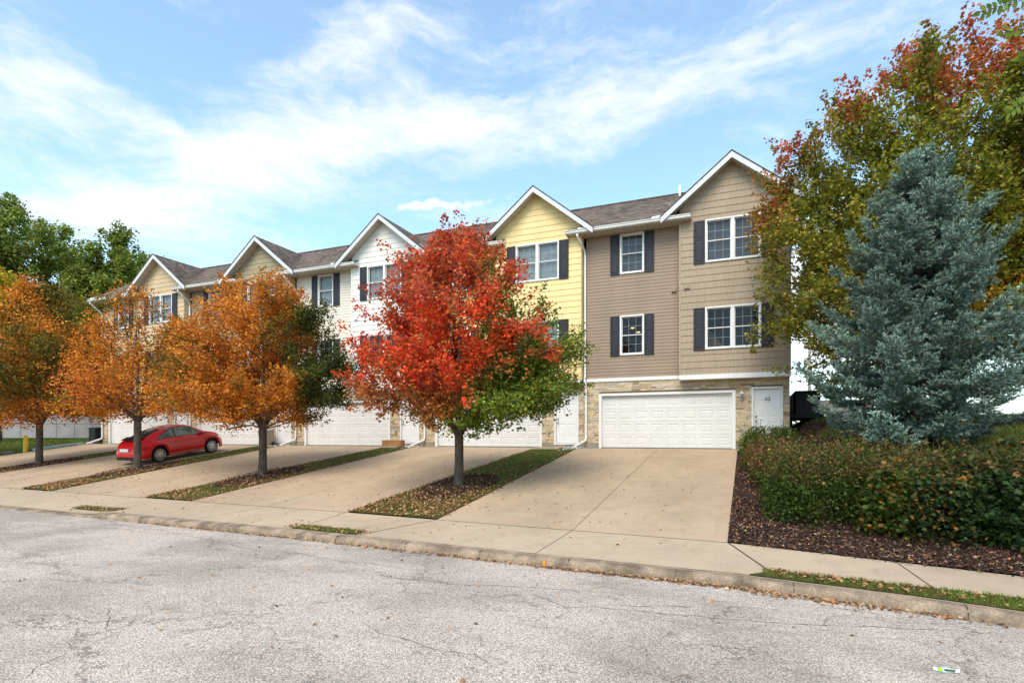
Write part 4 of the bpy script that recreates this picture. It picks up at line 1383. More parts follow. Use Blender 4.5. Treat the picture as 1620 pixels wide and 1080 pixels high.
# ------------------------------------------------------------------ blue spruce
def spruce(base, H, label):
    rng = np.random.default_rng(77)
    root = empty('spruce_tree', base, label, 'tree')
    t = MB(); t.tube([(0, 0, -.1), (0, 0, .1), (.02, 0, H * .3), (0, .02, H * .7), (0, 0, H)], [.19, .155, .125, .06, .008], 12)
    t.build('trunk', M_bark_d, root)
    twA = []; twB = []; twR = []; twC = []
    limbs = MB()
    z = .55; wh = 0
    while z < H - .25:
        f = (z - .3) / (H - .3)
        Rm = np.interp(f, [0, .08, .2, .35, .5, .65, .8, .92, 1], [1.75, 2.05, 2.15, 2.05, 1.7, 1.22, .66, .22, .04])
        nb = int(np.interp(f, [0, .5, 1], [10, 8, 6]))
        a0 = rng.uniform(0, 6.28)
        for b in range(nb):
            az_ = a0 + b * 2 * PI / nb + rng.normal() * .16
            L = Rm * rng.uniform(.60, 1.22)
            rise0 = np.interp(f, [0, .3, .6, 1], [-.22, -.06, .14, .75])
            zz = z + rng.uniform(-.14, .14)
            ns = max(4, int(L / .11)); pts = []
            droop_ = rng.uniform(.18, .34)
            for i in range(ns + 1):
                s_ = i / ns
                r = L * s_
                dz = L * (rise0 * s_ - droop_ * math.sin(s_ * PI * .8) + .26 * s_ ** 3)
                pts.append(np.array([r * math.cos(az_), r * math.sin(az_), zz + dz]))
            limbs.tube(pts, [max(.005, .017 * (1 - i / ns) * (1 - f * .6)) for i in range(ns + 1)], 4, cap=False)
            perp = np.array([-math.sin(az_), math.cos(az_), 0])
            tb_ = rng.uniform(.75, 1.2)
            for i in range(1, ns + 1):
                s_ = i / ns
                if s_ * L < L - 1.15 and rng.random() < .8: continue
                fwd_ = pts[i] - pts[i - 1]; fwd_ /= np.linalg.norm(fwd_)
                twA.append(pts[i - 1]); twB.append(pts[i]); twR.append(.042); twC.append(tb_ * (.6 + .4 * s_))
                wl = min(.50, .75 * (1 - s_) ** .7 * min(1, L) + .13)
                for sd in (-1, 1):
                    if rng.random() < .12: continue
                    dirn = perp * sd * rng.uniform(.6, 1.0) + fwd_ * rng.uniform(.5, .9) + np.array([0, 0, rng.uniform(-.18, .30)]); dirn /= np.linalg.norm(dirn)
                    l2 = wl * rng.uniform(.7, 1.2)
                    A = pts[i]; B = A + dirn * l2 + np.array([0, 0, .03])
                    tn = tb_ * rng.uniform(.85, 1.15)
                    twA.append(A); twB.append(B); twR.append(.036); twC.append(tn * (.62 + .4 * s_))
                    nn = int(l2 / .10)
                    for q in range(1, nn + 1):
                        tq = q / (nn + .4)
                        for s2 in (-1, 1):
                            d2 = dirn * .7 + np.cross(dirn, [0, 0, 1]) * s2 * .65 + np.array([0, 0, rng.uniform(-.1, .75)]); d2 /= np.linalg.norm(d2)
                            l3 = rng.uniform(.12, .21) * (1.1 - .35 * tq)
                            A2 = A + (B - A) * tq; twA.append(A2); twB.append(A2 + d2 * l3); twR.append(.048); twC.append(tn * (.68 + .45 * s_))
                if rng.random() < .9:
                    up = fwd_ * .6 + np.array([0, 0, .75]) + perp * rng.normal() * .4; up /= np.linalg.norm(up)
                    twA.append(pts[i]); twB.append(pts[i] + up * rng.uniform(.12, .22)); twR.append(.046); twC.append(tb_ * 1.1)
                if rng.random() < .6:
                    dn_ = fwd_ * .7 + np.array([0, 0, -.6]) + perp * rng.normal() * .4; dn_ /= np.linalg.norm(dn_)
                    twA.append(pts[i]); twB.append(pts[i] + dn_ * rng.uniform(.08, .16)); twR.append(.034); twC.append(tb_ * .6)  # downward twigs toned darker, underside shade put into the colour
            twA.append(pts[-1]); twB.append(pts[-1] + (pts[-1] - pts[-2]) / np.linalg.norm(pts[-1] - pts[-2]) * .18); twR.append(.038); twC.append(tb_ * 1.1)
        z += np.interp(f, [0, .6, 1], [.42, .33, .20]); wh += 1
    for q in range(7):
        zz = H - .12 * q; twA.append(np.array([0, 0, zz - .15])); twB.append(np.array([rng.normal() * .03, rng.normal() * .03, zz + .1])); twR.append(.03); twC.append(1)
    limbs.build('limbs', M_bark_d, root)
    A = np.array(twA); B = np.array(twB); rr = np.array(twR); cc = np.array(twC)
    ln = np.linalg.norm(B - A, axis=1)
    cnt = np.maximum(8, (ln / .0058)).astype(int)
    idx = np.repeat(np.arange(len(A)), cnt); N = len(idx)
    s_ = rng.uniform(0, 1.04, N)
    ax = unit(B - A)[idx]
    rv = rng.normal(size=(N, 3)); rv = unit(rv - ax * np.sum(rv * ax, 1, keepdims=True))
    p0 = A[idx] + (B - A)[idx] * s_[:, None]
    dr = unit(rv * .85 + ax * .70)
    nl = rr[idx] * rng.uniform(.8, 1.25, N) * np.where(s_ > .9, 1.15, 1)
    wv = unit(np.cross(dr, rng.normal(size=(N, 3)))) * .0072
    p1 = p0 + dr * nl[:, None]
    V = np.stack([p0 - wv, p0 + wv, p1 + wv * .35, p1 - wv * .35], 1)
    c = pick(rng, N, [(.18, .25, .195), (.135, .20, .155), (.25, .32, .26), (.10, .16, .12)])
    tipf = (.50 + 1.10 * np.clip(s_, 0, 1)) * cc[idx] * rng.uniform(.85, 1.15, len(A))[idx] * (1 + .08 * SN(5, 1.5)(p0))  # new growth paler at tips; inner ends darkened to paint shaded gaps
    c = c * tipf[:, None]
    print('spruce needles', N)
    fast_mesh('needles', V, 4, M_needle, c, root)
    return root


spruce((3.58, 15.5, float(G(3.58, 15.5)) ), 6.65, 'blue spruce behind the long hedge at right')

# ------------------------------------------------------------------ shrubs


def shrub(cx_, cy_, rx, ry, ztop, n, colfn, seed, label, size=.06, shape='kite', rug=.16, shoots=.11, group='shrubs of the hedge beside the driveway'):
    rng = np.random.default_rng(seed)
    zb = float(G(cx_, cy_))
    zb0 = min(float(G(cx_, cy_ - ry * .8)), zb)
    H = ztop - zb0
    root = empty('shrub', (cx_, cy_, zb0), label, 'shrub', group)
    u = unit(rng.normal(size=(n, 3))); u[:, 2] = np.abs(u[:, 2]) * 1.0
    lum = SN(seed, 2.2)
    r = rng.uniform(0, 1, n) ** .28 * (1 + rug * .6 * lum(u * 1.5))
    # squarish mound
    q = np.sign(u) * np.abs(u) ** .72
    P = np.stack([q[:, 0] * r * rx, q[:, 1] * r * ry, q[:, 2] * r * H * .98 + .03], 1)
    P += rng.normal(size=P.shape) * .03
    # shoots sticking out
    k = int(n * shoots)
    us = unit(rng.normal(size=(60, 3))); us[:, 2] = np.abs(us[:, 2]) + .2
    si = rng.integers(0, 60, k); L = rng.uniform(.85, 1.13, k)
    qs = np.sign(us) * np.abs(us) ** .75
    S = qs[si] * L[:, None] * np.array([rx, ry, H]) + rng.normal(size=(k, 3)) * .035
    P = np.vstack([P, S]); P[:, 2] = np.maximum(P[:, 2], G(P[:, 0] + cx_, P[:, 1] + cy_) - zb0 + .03)
    st = MB()
    for j in range(16):
        a = rng.uniform(0, 6.28); e = np.array([math.cos(a) * rx * .6, math.sin(a) * ry * .6, H * .8])
        st.tube([(math.cos(a) * .08, math.sin(a) * .08, -.05), tuple(e * .5 + rng.normal(size=3) * .05), tuple(e)], [.014, .010, .004], 4, cap=False)
    st.build('stems', M_bark_d, root)
    leaf_cloud('foliage', P, size, colfn(P + np.array([cx_, cy_, zb0]), rng) * .88, rng, M_leaf, root, shape, upbias=.5, droop=.3)
    return root


FG = [(.07, .12, .018), (.075, .125, .018), (.04, .07, .012), (.10, .14, .02)]
DG = [(.03, .058, .016), (.045, .08, .02), (.022, .042, .012), (.06, .10, .022)]
BR = [(.26, .13, .05), (.20, .11, .045), (.30, .17, .07), (.15, .11, .03)]
OR = [(.42, .19, .025), (.36, .14, .025), (.50, .28, .03), (.26, .13, .03)]


def hcol(W, rng):
    n = len(W); f1 = SN(81, 1.3)(W); f2 = SN(82, 4)(W)
    c = pick(rng, n, FG)
    x, y, z = W[:, 0], W[:, 1], W[:, 2]
    c = blend((x > 2.3 + .3 * f2) , pick(rng, n, DG), c)
    topb = (z > -.28 + .12 * f2 + .10 * f1) & (y < 18.6)
    c = blend(topb & (rng.uniform(size=n) < .42), pick(rng, n, BR), c)
    c = blend(topb & (x > 2) & (rng.uniform(size=n) < .5), pick(rng, n, [(.12, .12, .025), (.17, .15, .04)]), c)
    c = blend((y > 14) & (y < 18.8) & (x < 2.2) & (f1 > -.4) & (rng.uniform(size=n) < .6), pick(rng, n, BR), c)
    patch = (abs(x - 2.2 - .25 * f1) < .55) & (f2 + f1 > -.2)
    c = blend(patch & (rng.uniform(size=n) < .15), pick(rng, n, OR[1:2] + OR[3:] + OR[:1]), c)
    c = blend((f1 > 1.4) & (rng.uniform(size=n) < .2), pick(rng, n, OR), c)
    c = blend(rng.uniform(size=n) < .006, pick(rng, n, [(.50, .36, .04)]), c)
    return c


gcol = lambda W, rng: pick(rng, len(W), [(.09, .155, .02), (.12, .19, .025), (.06, .11, .015)])
shrub(.60, 20.0, .92, .95, .88, 9000, gcol, 1, 'bright green shrub beside the door marked A5', .055, shoots=.02, group='shrubs of the hedge beside the driveway')
shrub(.68, 17.9, .85, 1.1, .42, 9000, hcol, 2, 'brown tipped shrub behind the bright green one by the door', .055)
shrub(.95, 15.7, .95, 1.2, .26, 11000, hcol, 3, 'reddish brown shrub halfway along the driveway edge', .055)
shrub(1.35, 12.75, 1.15, 1.35, .20, 15000, hcol, 4, 'green and brown shrub at the corner of the mulch bed', .055)
shrub(2.85, 12.15, 1.1, 1.25, .12, 16000, hcol, 5, 'shrub with an orange yellow patch in front of the blue spruce', .07, 'lobe')
shrub(4.35, 11.95, 1.15, 1.3, .10, 15000, hcol, 6, 'dark green shrub with lobed leaves at the right edge of the photo', .085, 'lobe')
shrub(5.8, 11.7, 1.05, 1.2, .10, 8000, hcol, 8, 'dark green shrub just outside the right edge', .09, 'lobe')
shrub(2.3, 14.3, 1.0, .9, .38, 7000, hcol, 9, 'low brownish shrub at the foot of the spruce', .06)

# tall weeds and dry grass above the hedge
rng = np.random.default_rng(5)
n = 420; x = rng.uniform(.6, 5.4, n); y = 12.9 + rng.uniform(-.5, .8, n) + np.where(x < 1.6, rng.uniform(0, 3.5, n), 0); z0 = .02 + rng.normal(size=n) * .06; h = rng.uniform(.12, .42, n) * rng.uniform(.5, 1, n)
dx_ = rng.normal(size=n) * .09; dy_ = rng.normal(size=n) * .09
V = np.stack([np.stack([x - .003, y, z0], 1), np.stack([x + .003, y, z0], 1), np.stack([x + dx_ + .001, y + dy_, z0 + h], 1), np.stack([x + dx_ - .001, y + dy_, z0 + h], 1)], 1)
tag(fast_mesh('dry_stalks', V, 4, M_blade, pick(rng, n, [(.24, .18, .07), (.15, .16, .04), (.3, .2, .1)])), 'thin dry stalks poking up out of the hedge top', 'weeds', kind='stuff')

# ------------------------------------------------------------------ grass blades and litter


def blades(name, label, pts, hmin, hmax, pal, rng, wdt=.006, mud=None):
    n = len(pts); x, y = pts[:, 0], pts[:, 1]; z = G(x, y)
    h = rng.uniform(hmin, hmax, n); a = rng.uniform(0, 6.28, n); lx_ = rng.normal(size=n) * .4 * h; ly = rng.normal(size=n) * .4 * h
    wx, wy = np.cos(a) * wdt, np.sin(a) * wdt
    V = np.stack([np.stack([x - wx, y - wy, z], 1), np.stack([x + wx, y + wy, z], 1), np.stack([x + lx_, y + ly, z + h], 1)], 1)
    c = pick(rng, n, pal); m = SN(9, 1.4)(np.stack([x, y, z], 1))
    c = blend((m > .5) & (rng.uniform(size=n) < .6), pick(rng, n, [(.20, .17, .05), (.16, .13, .04)]), c)
    return tag(fast_mesh(name, V, 3, M_blade, c), label, 'grass', kind='stuff')


GP = [(.11, .20, .022), (.15, .24, .03), (.085, .15, .018), (.19, .23, .04)]
rng = np.random.default_rng(6)
pts = []
for (x0, x1), (tx, ty) in zip(strips, tree_spots):
    q = np.stack([rng.uniform(x0, x1, 20000), rng.uniform(11, 20.98, 20000)], 1)
    e_ = ST[strips.index((x0, x1))]; q = q[inst(q[:, 0], q[:, 1], e_) & (q[:, 1] > backY(q[:, 0]) + .04)]
    dens_ = np.clip((q[:, 1] - 11.5) / 7, .28, 1); d_ = ((q[:, 0] - tx) / 1.0) ** 2 + ((q[:, 1] - ty) / 1.8) ** 2
    pts.append(q[(rng.uniform(size=len(q)) < dens_) & (d_ > 1)])
for x0, x1, yf in mb2: xq = rng.uniform(x0, x1, 900); pts.append(np.stack([xq, kerbY(xq) + yf + rng.uniform(0, .36, 900)], 1))
q = np.stack([rng.uniform(.2, 6, 9000), rng.uniform(0, 1, 9000)], 1)
q[:, 1] = kerbY(q[:, 0]) + .22 + q[:, 1] * (swF(q[:, 0]) - kerbY(q[:, 0]) - .22); q = q[q[:, 0] > .3 - (q[:, 1] - 8.3) * .3]
pts.append(q)
blades('grass', 'short grass in the strips between driveways and along the kerb', np.vstack(pts), .03, .075, GP, rng, .006)
q = np.stack([rng.uniform(1.7, 9, 42000), rng.uniform(13.6, 25, 42000)], 1)
q = q[(q[:, 0] > 2.1 + .3 * np.sin(q[:, 1] * 1.3))]
blades('grass', 'olive grass on the slope under the spruce and beside the end house', q, .04, .13, [(.12, .14, .025), (.17, .17, .04), (.09, .12, .02)], rng, .010)
q = np.stack([rng.uniform(-52, -36.2, 30000), rng.uniform(13, 27, 30000)], 1)
q = q[~((q[:, 0] > -36.6) & (q[:, 1] > 17.5) & (q[:, 1] < 22))]
blades('grass', 'lawn left of the last driveway, behind the yellow bollard', q, .05, .12, GP, rng, .016)

# fallen leaves
rng = np.random.default_rng(16)
L = []


def add(x, y, dz=.012): L.append(np.stack([x, y, G(x, y) + dz], 1))


for i, ((x0, x1), (tx, ty)) in enumerate(zip(strips, tree_spots)):
    m = 5200 if i == 0 else 4600
    x = rng.uniform(x0, x1, m); y = 11.0 + rng.beta(1.1, 2.6, m) * 10
    kp = rng.uniform(size=m) < np.clip(.22 + .9 * (SN(33 + i, 1.6)(np.stack([x, y, x * 0], 1)) > -.3) * (1 - (y - 10.7) / 12), .05, 1)
    kp &= inst(x, y, ST[i]) & (y > backY(x) + .03)
    add(x[kp], y[kp], .035 + rng.uniform(0, .02, kp.sum()))
    m = 500; y = rng.uniform(11.2, 20, m); x = np.where(rng.uniform(size=m) < .5, sx((ST[i][0], ST[i][2]), y), sx((ST[i][1], ST[i][3]), y)) + rng.normal(size=m) * .07; add(x, y, .03)
    m = 90; add(tx + rng.normal(size=m) * 2.2, np.clip(ty + rng.normal(size=m) * 2.6, 9.2, 20.5))
x = rng.uniform(-36, -.4, 700); y = 9 + rng.beta(1.2, 1.4, 700) * 11; add(x, y)
m = 2600; x = rng.uniform(-13, 3.4, m); wgt = np.interp(x, [-13, -9, -6, -3, -1.5, .1, .9, 2.0, 2.4, 3.4], [.1, .25, .3, .45, .8, 1, 1, .5, .06, .03])
kp = rng.uniform(size=m) < wgt; x = x[kp]; y = kerbY(x) - np.abs(rng.normal(size=len(x))) * np.interp(x, [-13, -1, .2, 3], [.035, .06, .13, .04]) - .01
L.append(np.stack([x, y, G(x, y) + .012 + rng.uniform(0, .02, len(x))], 1))
m = 500; x = rng.uniform(.3, 6, m); y = kerbY(x) + .22 + rng.uniform(0, .4, m); add(x, y, .05)
for x0, x1, yf in mb2: xq = rng.uniform(x0 - .2, x1 + .2, 220); add(xq, kerbY(xq) + yf + rng.uniform(0, .4, 220), .03)
m = 1100; x = rng.uniform(-.3, 6, m); y = backY(x) + .02 + rng.beta(1, 2, m) * 2.6; add(x, y, .035)
m = 700; add(rng.uniform(-.33, .5, m), rng.uniform(11.5, 20, m), .035)
m = 60; x = rng.uniform(-10, 4, m); y = rng.uniform(4, 8, m); add(x, y)
L = np.vstack(L); n = len(L)
c = pick(rng, n, [(.42, .26, .12), (.30, .16, .07), (.50, .34, .18), (.36, .15, .06), (.22, .12, .06), (.45, .20, .08)])
o = leaf_cloud('fallen_leaves', L, .055, c, rng, M_litter, None, 'kite', upbias=1.6)
tag(o, 'dry brown leaves fallen on strips, driveways, mulch and gutter', 'fallen leaves', kind='stuff')
# bark chips on the mulch
m = 16000; x = rng.uniform(-.32, 6.5, m); y = backY(x) + .01 + rng.uniform(0, 1, m) ** 1.0 * 3.2
kp = (y < 13.8); x, y = x[kp], y[kp]
x2 = np.concatenate([x, rng.uniform(-.32, 1, 4000), rng.uniform(1.5, 2.4, 2500)]); y2 = np.concatenate([y, rng.uniform(12, 21, 4000), rng.uniform(19, 25, 2500)])
for tx, ty in tree_spots[:4]:
    a = rng.uniform(0, 6.28, 1500); r = rng.uniform(0, 1, 1500) ** .5; x2 = np.concatenate([x2, tx + .95 * r * np.cos(a)]); y2 = np.concatenate([y2, ty + 1.7 * r * np.sin(a)])
# spill over the sidewalk's edge
xs_ = rng.uniform(-.2, 6, 350); x2 = np.concatenate([x2, xs_]); y2 = np.concatenate([y2, backY(xs_) - np.abs(rng.normal(size=350)) * .06])
Lc = np.stack([x2, y2, G(x2, y2) + rng.uniform(.018, .05, len(x2))], 1)
o = leaf_cloud('bark_chips', Lc, .045, pick(rng, len(Lc), [(.07, .038, .027), (.11, .06, .045), (.04, .022, .016), (.15, .09, .065)]), rng, M_litter, None, 'kite', upbias=1.0)
tag(o, 'dark brown bark chips of the mulch beds', 'mulch', kind='stuff')

# white rocks at the downspouts
rng = np.random.default_rng(44)
mb = MB()
for k in range(5):
    for j in range(46):
        x = -6.35 - PITCH * k + rng.normal() * .20; y = 21.35 + rng.normal() * .25 + (x + 6.35 + PITCH * k) * .6
        r = rng.uniform(.025, .06); z = float(G(x, y)) + .02
        g = rng.choice([.55, .45, .3, .12, .6]); col = (g, g * .96, g * .9)
        i0 = len(mb.v)
        vv = [Vector(p) for p in ((1, 0, 0), (0, 1, 0), (-1, 0, 0), (0, -1, 0), (.1, .1, .8), (0, 0, -.6))]
        for p in vv: mb.v.append((x + p.x * r * rng.uniform(.7, 1.3), y + p.y * r * rng.uniform(.7, 1.3), z + p.z * r)); mb.c.append(col)
        for a, b in ((0, 1), (1, 2), (2, 3), (3, 0)):
            mb.f.append((i0 + a, i0 + b, i0 + 4)); mb.sm.append(False); mb.f.append((i0 + b, i0 + a, i0 + 5)); mb.sm.append(False)
tag(mb.build('splash_rocks', attr_mat('rock', .9), colors=True), 'white landscaping rocks under the downspouts', 'rocks', kind='stuff')

# ------------------------------------------------------------------ red car
M_red = mat('car_red', (.56, .006, .010), .3, spec=.35, coat=.55)
M_tyre = mat('tyre', (.018, .018, .018), .85)
M_rim = mat('alloy_rim', (.62, .62, .64), .28, 1)
M_tail = mat('tail_lens', (.25, .005, .008), .15, spec=.6)
M_plastic = mat('black_plastic', (.015, .015, .016), .6)
M_head = mat('headlamp_lens', (.6, .62, .65), .1, spec=.6)
M_carin = mat('car_interior', (.03, .03, .032), .8)


def car(loc, rz, pitch):
    root = empty('parked_car', loc, 'small red rounded two door car parked nose to the garage', 'car')
    root.rotation_euler = (0, pitch, rz)
    ztop = lambda x: np.interp(x, [-2.14, -2.10, -1.98, -1.8, -1.5, -1.1, -.7, -.3, .05, .35, .65, .9, 1.08, 1.3, 1.6, 1.85, 2.02, 2.12, 2.14],
                               [.50, .66, .84, .98, 1.13, 1.30, 1.41, 1.475, 1.485, 1.45, 1.345, 1.20, 1.08, 1.03, .96, .86, .74, .58, .5])
    belt = lambda x: np.minimum(np.interp(x, [-2.14, -1.9, -1.5, -.9, 0, .8, 1.1, 1.6, 1.9, 2.14], [.50, .72, .90, .955, .95, .93, .92, .84, .70, .45]), ztop(x) - .02)
    wid = lambda x: np.interp(x, [-2.14, -2.08, -1.95, -1.7, -1.25, -.8, -.3, .4, .9, 1.3, 1.7, 1.95, 2.08, 2.14], [.50, .66, .79, .87, .905, .87, .85, .85, .87, .905, .86, .74, .58, .42])
    XW = (-1.23, 1.30)

    def zbot(x):
        b = float(np.interp(x, [-2.14, -1.95, 1.95, 2.14], [.36, .24, .22, .32]))
        for xw in XW:
            dd = .385 ** 2 - (x - xw) ** 2
            if dd > 0: b = max(b, .33 + math.sqrt(dd))
        return b

    def sect(x):
        W, zb, bt_, tp_ = float(wid(x)), zbot(x), float(belt(x)), float(ztop(x))
        gh = tp_ - bt_
        cabin = float(smooth(x, -1.9, -1.3) * (1 - smooth(x, .75, 1.25)))
        wr = W * .80 * (1 - cabin) + .585 * cabin
        wb = W * .96 * (1 - .0 * cabin)
        fl = .0
        for xw in XW: fl = max(fl, .04 * math.exp(-((x - xw) / .42) ** 2))
        bulge = W * 1.0
        P = [(W * .93 + fl, zb), (bulge * .985 + fl, zb + (bt_ - zb) * .18), (bulge + fl * .9, zb + (bt_ - zb) * .45), (bulge * .985 + fl * .4, zb + (bt_ - zb) * .78),
             (wb * .955, bt_ - .01), (wb * .93, bt_ + gh * .06), (wr + (wb * .92 - wr) * .45, bt_ + gh * .48), (wr, bt_ + gh * .82), (wr * .72, bt_ + gh * .955), (wr * .35, tp_ - .004), (0, tp_)]
        return np.array(P)
    def S(x, t, off=0.0):
        P = sect(x); n = len(P) - 1
        u = t * n; i = min(int(u), n - 1); f = u - i
        p0, p1, p2, p3 = P[max(0, i - 1)], P[i], P[i + 1], P[min(n, i + 2)]
        q = .5 * ((2 * p1) + (-p0 + p2) * f + (2 * p0 - 5 * p1 + 4 * p2 - p3) * f * f + (-p0 + 3 * p1 - 3 * p2 + p3) * f ** 3)
        return np.array([q[0], q[1]])
    def pt(x, t, side, off=0.0):
        q = S(x, t); q2 = S(x, min(t + .01, 1)); q1 = S(x, max(t - .01, 0)); tg = q2 - q1; nm = np.array([tg[1], -tg[0]]); nm /= np.linalg.norm(nm) + 1e-9
        q = q + nm * off; return (x, side * q[0], q[1])
    xs_ = sorted(set(list(np.linspace(-2.14, 2.14, 78)) + [xw + s_ * r for xw in XW for s_ in (-1, 1) for r in (.384, .375, .36, .34)]))
    ts = np.linspace(0, 1, 34)
    m = MB()
    for side in (-1, 1): m.grid([[pt(x, t, side) for t in ts] for x in xs_])
    for x in (-2.14, 2.14):
        m.face([pt(x, t, 1) for t in ts] + [pt(x, t, -1) for t in ts[::-1]])
    body = m.build('body', M_red, root)
    # side glass (t about .52 .. .74)
    def patch(name, xa, xb, t0, t1, side, material, parent, n=18, off=.006):
        g = MB(); P = []
        for x in np.linspace(xa, xb, n):
            a, b = t0(x), t1(x)
            if b <= a: b = a + .001
            P.append([pt(x, t, side, off) for t in np.linspace(a, b, 6)])
        g.grid(P); return g.build(name, material, parent)
    top = lambda x: .52 + .175 * max(0.0, 1 - abs((x + .10) / 1.12) ** 2.6)
    lowt = lambda x: .515
    for side in (-1, 1):
        patch('window_surround', -1.24, 1.04, lambda x: .505, lambda x: top(x) + .010, side, M_plastic, body, 24, .003)
        patch('rear_side_window', -1.15, -.42, lowt, top, side, M_carglass, body)
        patch('door_window', -.36, .92, lowt, top, side, M_carglass, body)
    # no cabin inside: panes are opaque, its gloom put into their colour
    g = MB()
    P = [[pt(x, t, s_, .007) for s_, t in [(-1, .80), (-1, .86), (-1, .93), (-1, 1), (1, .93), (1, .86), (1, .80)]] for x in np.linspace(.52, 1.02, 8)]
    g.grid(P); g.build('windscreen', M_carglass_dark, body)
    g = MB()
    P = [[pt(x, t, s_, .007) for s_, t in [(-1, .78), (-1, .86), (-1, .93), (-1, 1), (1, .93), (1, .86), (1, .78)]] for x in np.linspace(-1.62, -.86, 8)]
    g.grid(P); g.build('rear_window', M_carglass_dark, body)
    sp_ = MB(); sp_.hexa([(-1.86, -.52, 1.015), (-1.60, -.56, 1.10), (-1.60, .56, 1.10), (-1.86, .52, 1.015), (-1.90, -.52, 1.04), (-1.60, -.56, 1.125), (-1.60, .56, 1.125), (-1.90, .52, 1.04)])
    sp_.build('spoiler', M_plastic, body)
    for side in (-1, 1):
        for xx in (-.42, .98):
            patch('door_seam', xx - .006, xx + .006, lambda x: .06, lambda x: .50, side, M_plastic, body, 2, .003)
        patch('side_moulding', -.82, .88, lambda x: .055, lambda x: .075, side, M_rim, body, 16, .012)
        h = MB(); q = pt(-.22, .42, side, .02); h.box(q[0] - .09, q[0] + .09, q[1] - .012, q[1] + .012, q[2] - .015, q[2] + .015); h.build('door_handle', M_red, body)
        mr = MB(); q = pt(.80, .50, side, .10); mr.lathe([(0, -.09), (.06, -.07), (.085, 0), (.08, .05), (0, .06)], 10, (q[0], q[1], q[2] + .03), 'x'); mr.tube([pt(.84, .5, side, 0), (q[0], q[1], q[2])], .02, 5)
        mr.build('wing_mirror', M_red, body)
        patch('tail_lamp', -2.02, -1.74, lambda x: .30, lambda x: .43, side, M_tail, body, 8, .008)
        patch('headlamp', 1.70, 1.98, lambda x: .30, lambda x: .45, side, M_head, body, 8, .008)
    lp = MB(); lp.box(-2.165, -2.145, -.26, .26, .58, .70); lp.build('licence_plate', M_white, body)
    bp = MB(); bp.box(-2.12, -1.93, -.60, .60, .22, .34); bp.build('rear_valance', M_plastic, body)
    ant = MB(); ant.tube([(-.75, 0, 1.40), (-.95, 0, 1.60)], .008, 5); ant.build('aerial', M_plastic, body)
    ch = MB(); ch.box(-1.75, 1.75, -.66, .66, .20, .62); ch.build('underbody', M_plastic, root)
    for xw in XW:
        for side in (-1, 1):
            wb_ = MB(); y0 = side * .74
            prof = [(.20, -.10), (.245, -.105), (.31, -.10), (.33, -.06), (.33, .06), (.31, .10), (.245, .105), (.20, .10)]
            wb_.lathe(prof, 28, (xw, y0, .33), 'y'); ty = wb_.build('wheel', M_tyre, root)
            rm = MB(); s_ = side
            rm.lathe([(.235, .098 * s_), (.245, .108 * s_), (.225, .110 * s_), (.215, .06 * s_)], 28, (xw, y0, .33), 'y')
            rm.lathe([(.0, .105 * s_), (.045, .10 * s_), (.05, .07 * s_)], 12, (xw, y0, .33), 'y')
            for j in range(10):
                a = j * PI / 5 + .2
                for da in (0,):
                    c_, n_ = math.cos(a), math.sin(a); p_, q_ = -n_, c_
                    r0, r1 = .035, .228; w0, w1 = .018, .027
                    yy = y0 + .098 * s_; yi = y0 + .07 * s_
                    P = [(xw + c_ * r0 - p_ * w0, yi, .33 + n_ * r0 - q_ * w0), (xw + c_ * r1 - p_ * w1, yi, .33 + n_ * r1 - q_ * w1), (xw + c_ * r1 + p_ * w1, yi, .33 + n_ * r1 + q_ * w1), (xw + c_ * r0 + p_ * w0, yi, .33 + n_ * r0 + q_ * w0)]
                    rm.hexa(P + [(p[0], yy, p[2]) for p in P])
            rm.build('rim', M_rim, ty)
            dk = MB(); dk.lathe([(.0, .05 * s_), (.22, .05 * s_)], 20, (xw, y0, .33), 'y'); dk.build('brake_disc', M_plastic, ty)
    return root


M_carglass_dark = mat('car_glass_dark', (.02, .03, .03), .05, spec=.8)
_g = mat('car_side_glass', (.07, .11, .10), .06, spec=.9)
M_carglass = _g
yc = 17.75; xc = -23.70
car((xc, yc, float(G(xc, yc)) + .005), R(90), -math.atan((float(G(xc, 19.2)) - float(G(xc, 16.6))) / 2.6))

# ------------------------------------------------------------------ small things
M_card = nmat('cardboard', (.40, .19, .075), .85, var=.1)
b = empty('cardboard_box', (-14.50, 21.30, 0.02), 'long brown cardboard box lying before the white house door', 'box')
m = MB(); m.box(-.50, .48, -.16, .16, 0, .27); m.build('carton', M_card, b)
m = MB(); m.box(-.50, .48, -.02, .02, .2705, .2725); m.build('tape', mat('tape', (.5, .33, .18), .3), b)
m = MB(); m.lathe([(0, -.1625), (.035, -.1625)], 12, (-.28, 0, .13), 'y'); m.build('red_mark', mat('red_ink', (.45, .03, .02), .7), b)

b = empty('waste_bin', (-22.1, 21.45, .0), 'tan wheeled bin beside the downspout of the olive house', 'bin')
M_tan = nmat('tan_plastic', (.36, .31, .24), .6, var=.06)
m = MB(); m.hexa([(-.20, -.20, .06), (.20, -.20, .06), (.20, .22, .06), (-.20, .22, .06), (-.27, -.27, .72), (.27, -.27, .72), (.27, .27, .76), (-.27, .27, .76)]); m.build('bin_body', M_tan, b)
m = MB(); m.hexa([(-.29, -.31, .722), (.29, -.31, .722), (.29, .29, .762), (-.29, .29, .762), (-.25, -.26, .775), (.25, -.26, .775), (.25, .25, .83), (-.25, .25, .83)]); m.build('lid', M_tan, b)
for s_ in (-1, 1):
    m = MB(); m.lathe([(0, -.03), (.09, -.03), (.09, .03), (0, .03)], 14, (s_ * .22, .22, .09), 'x'); m.build('bin_wheel', M_tyre, b)

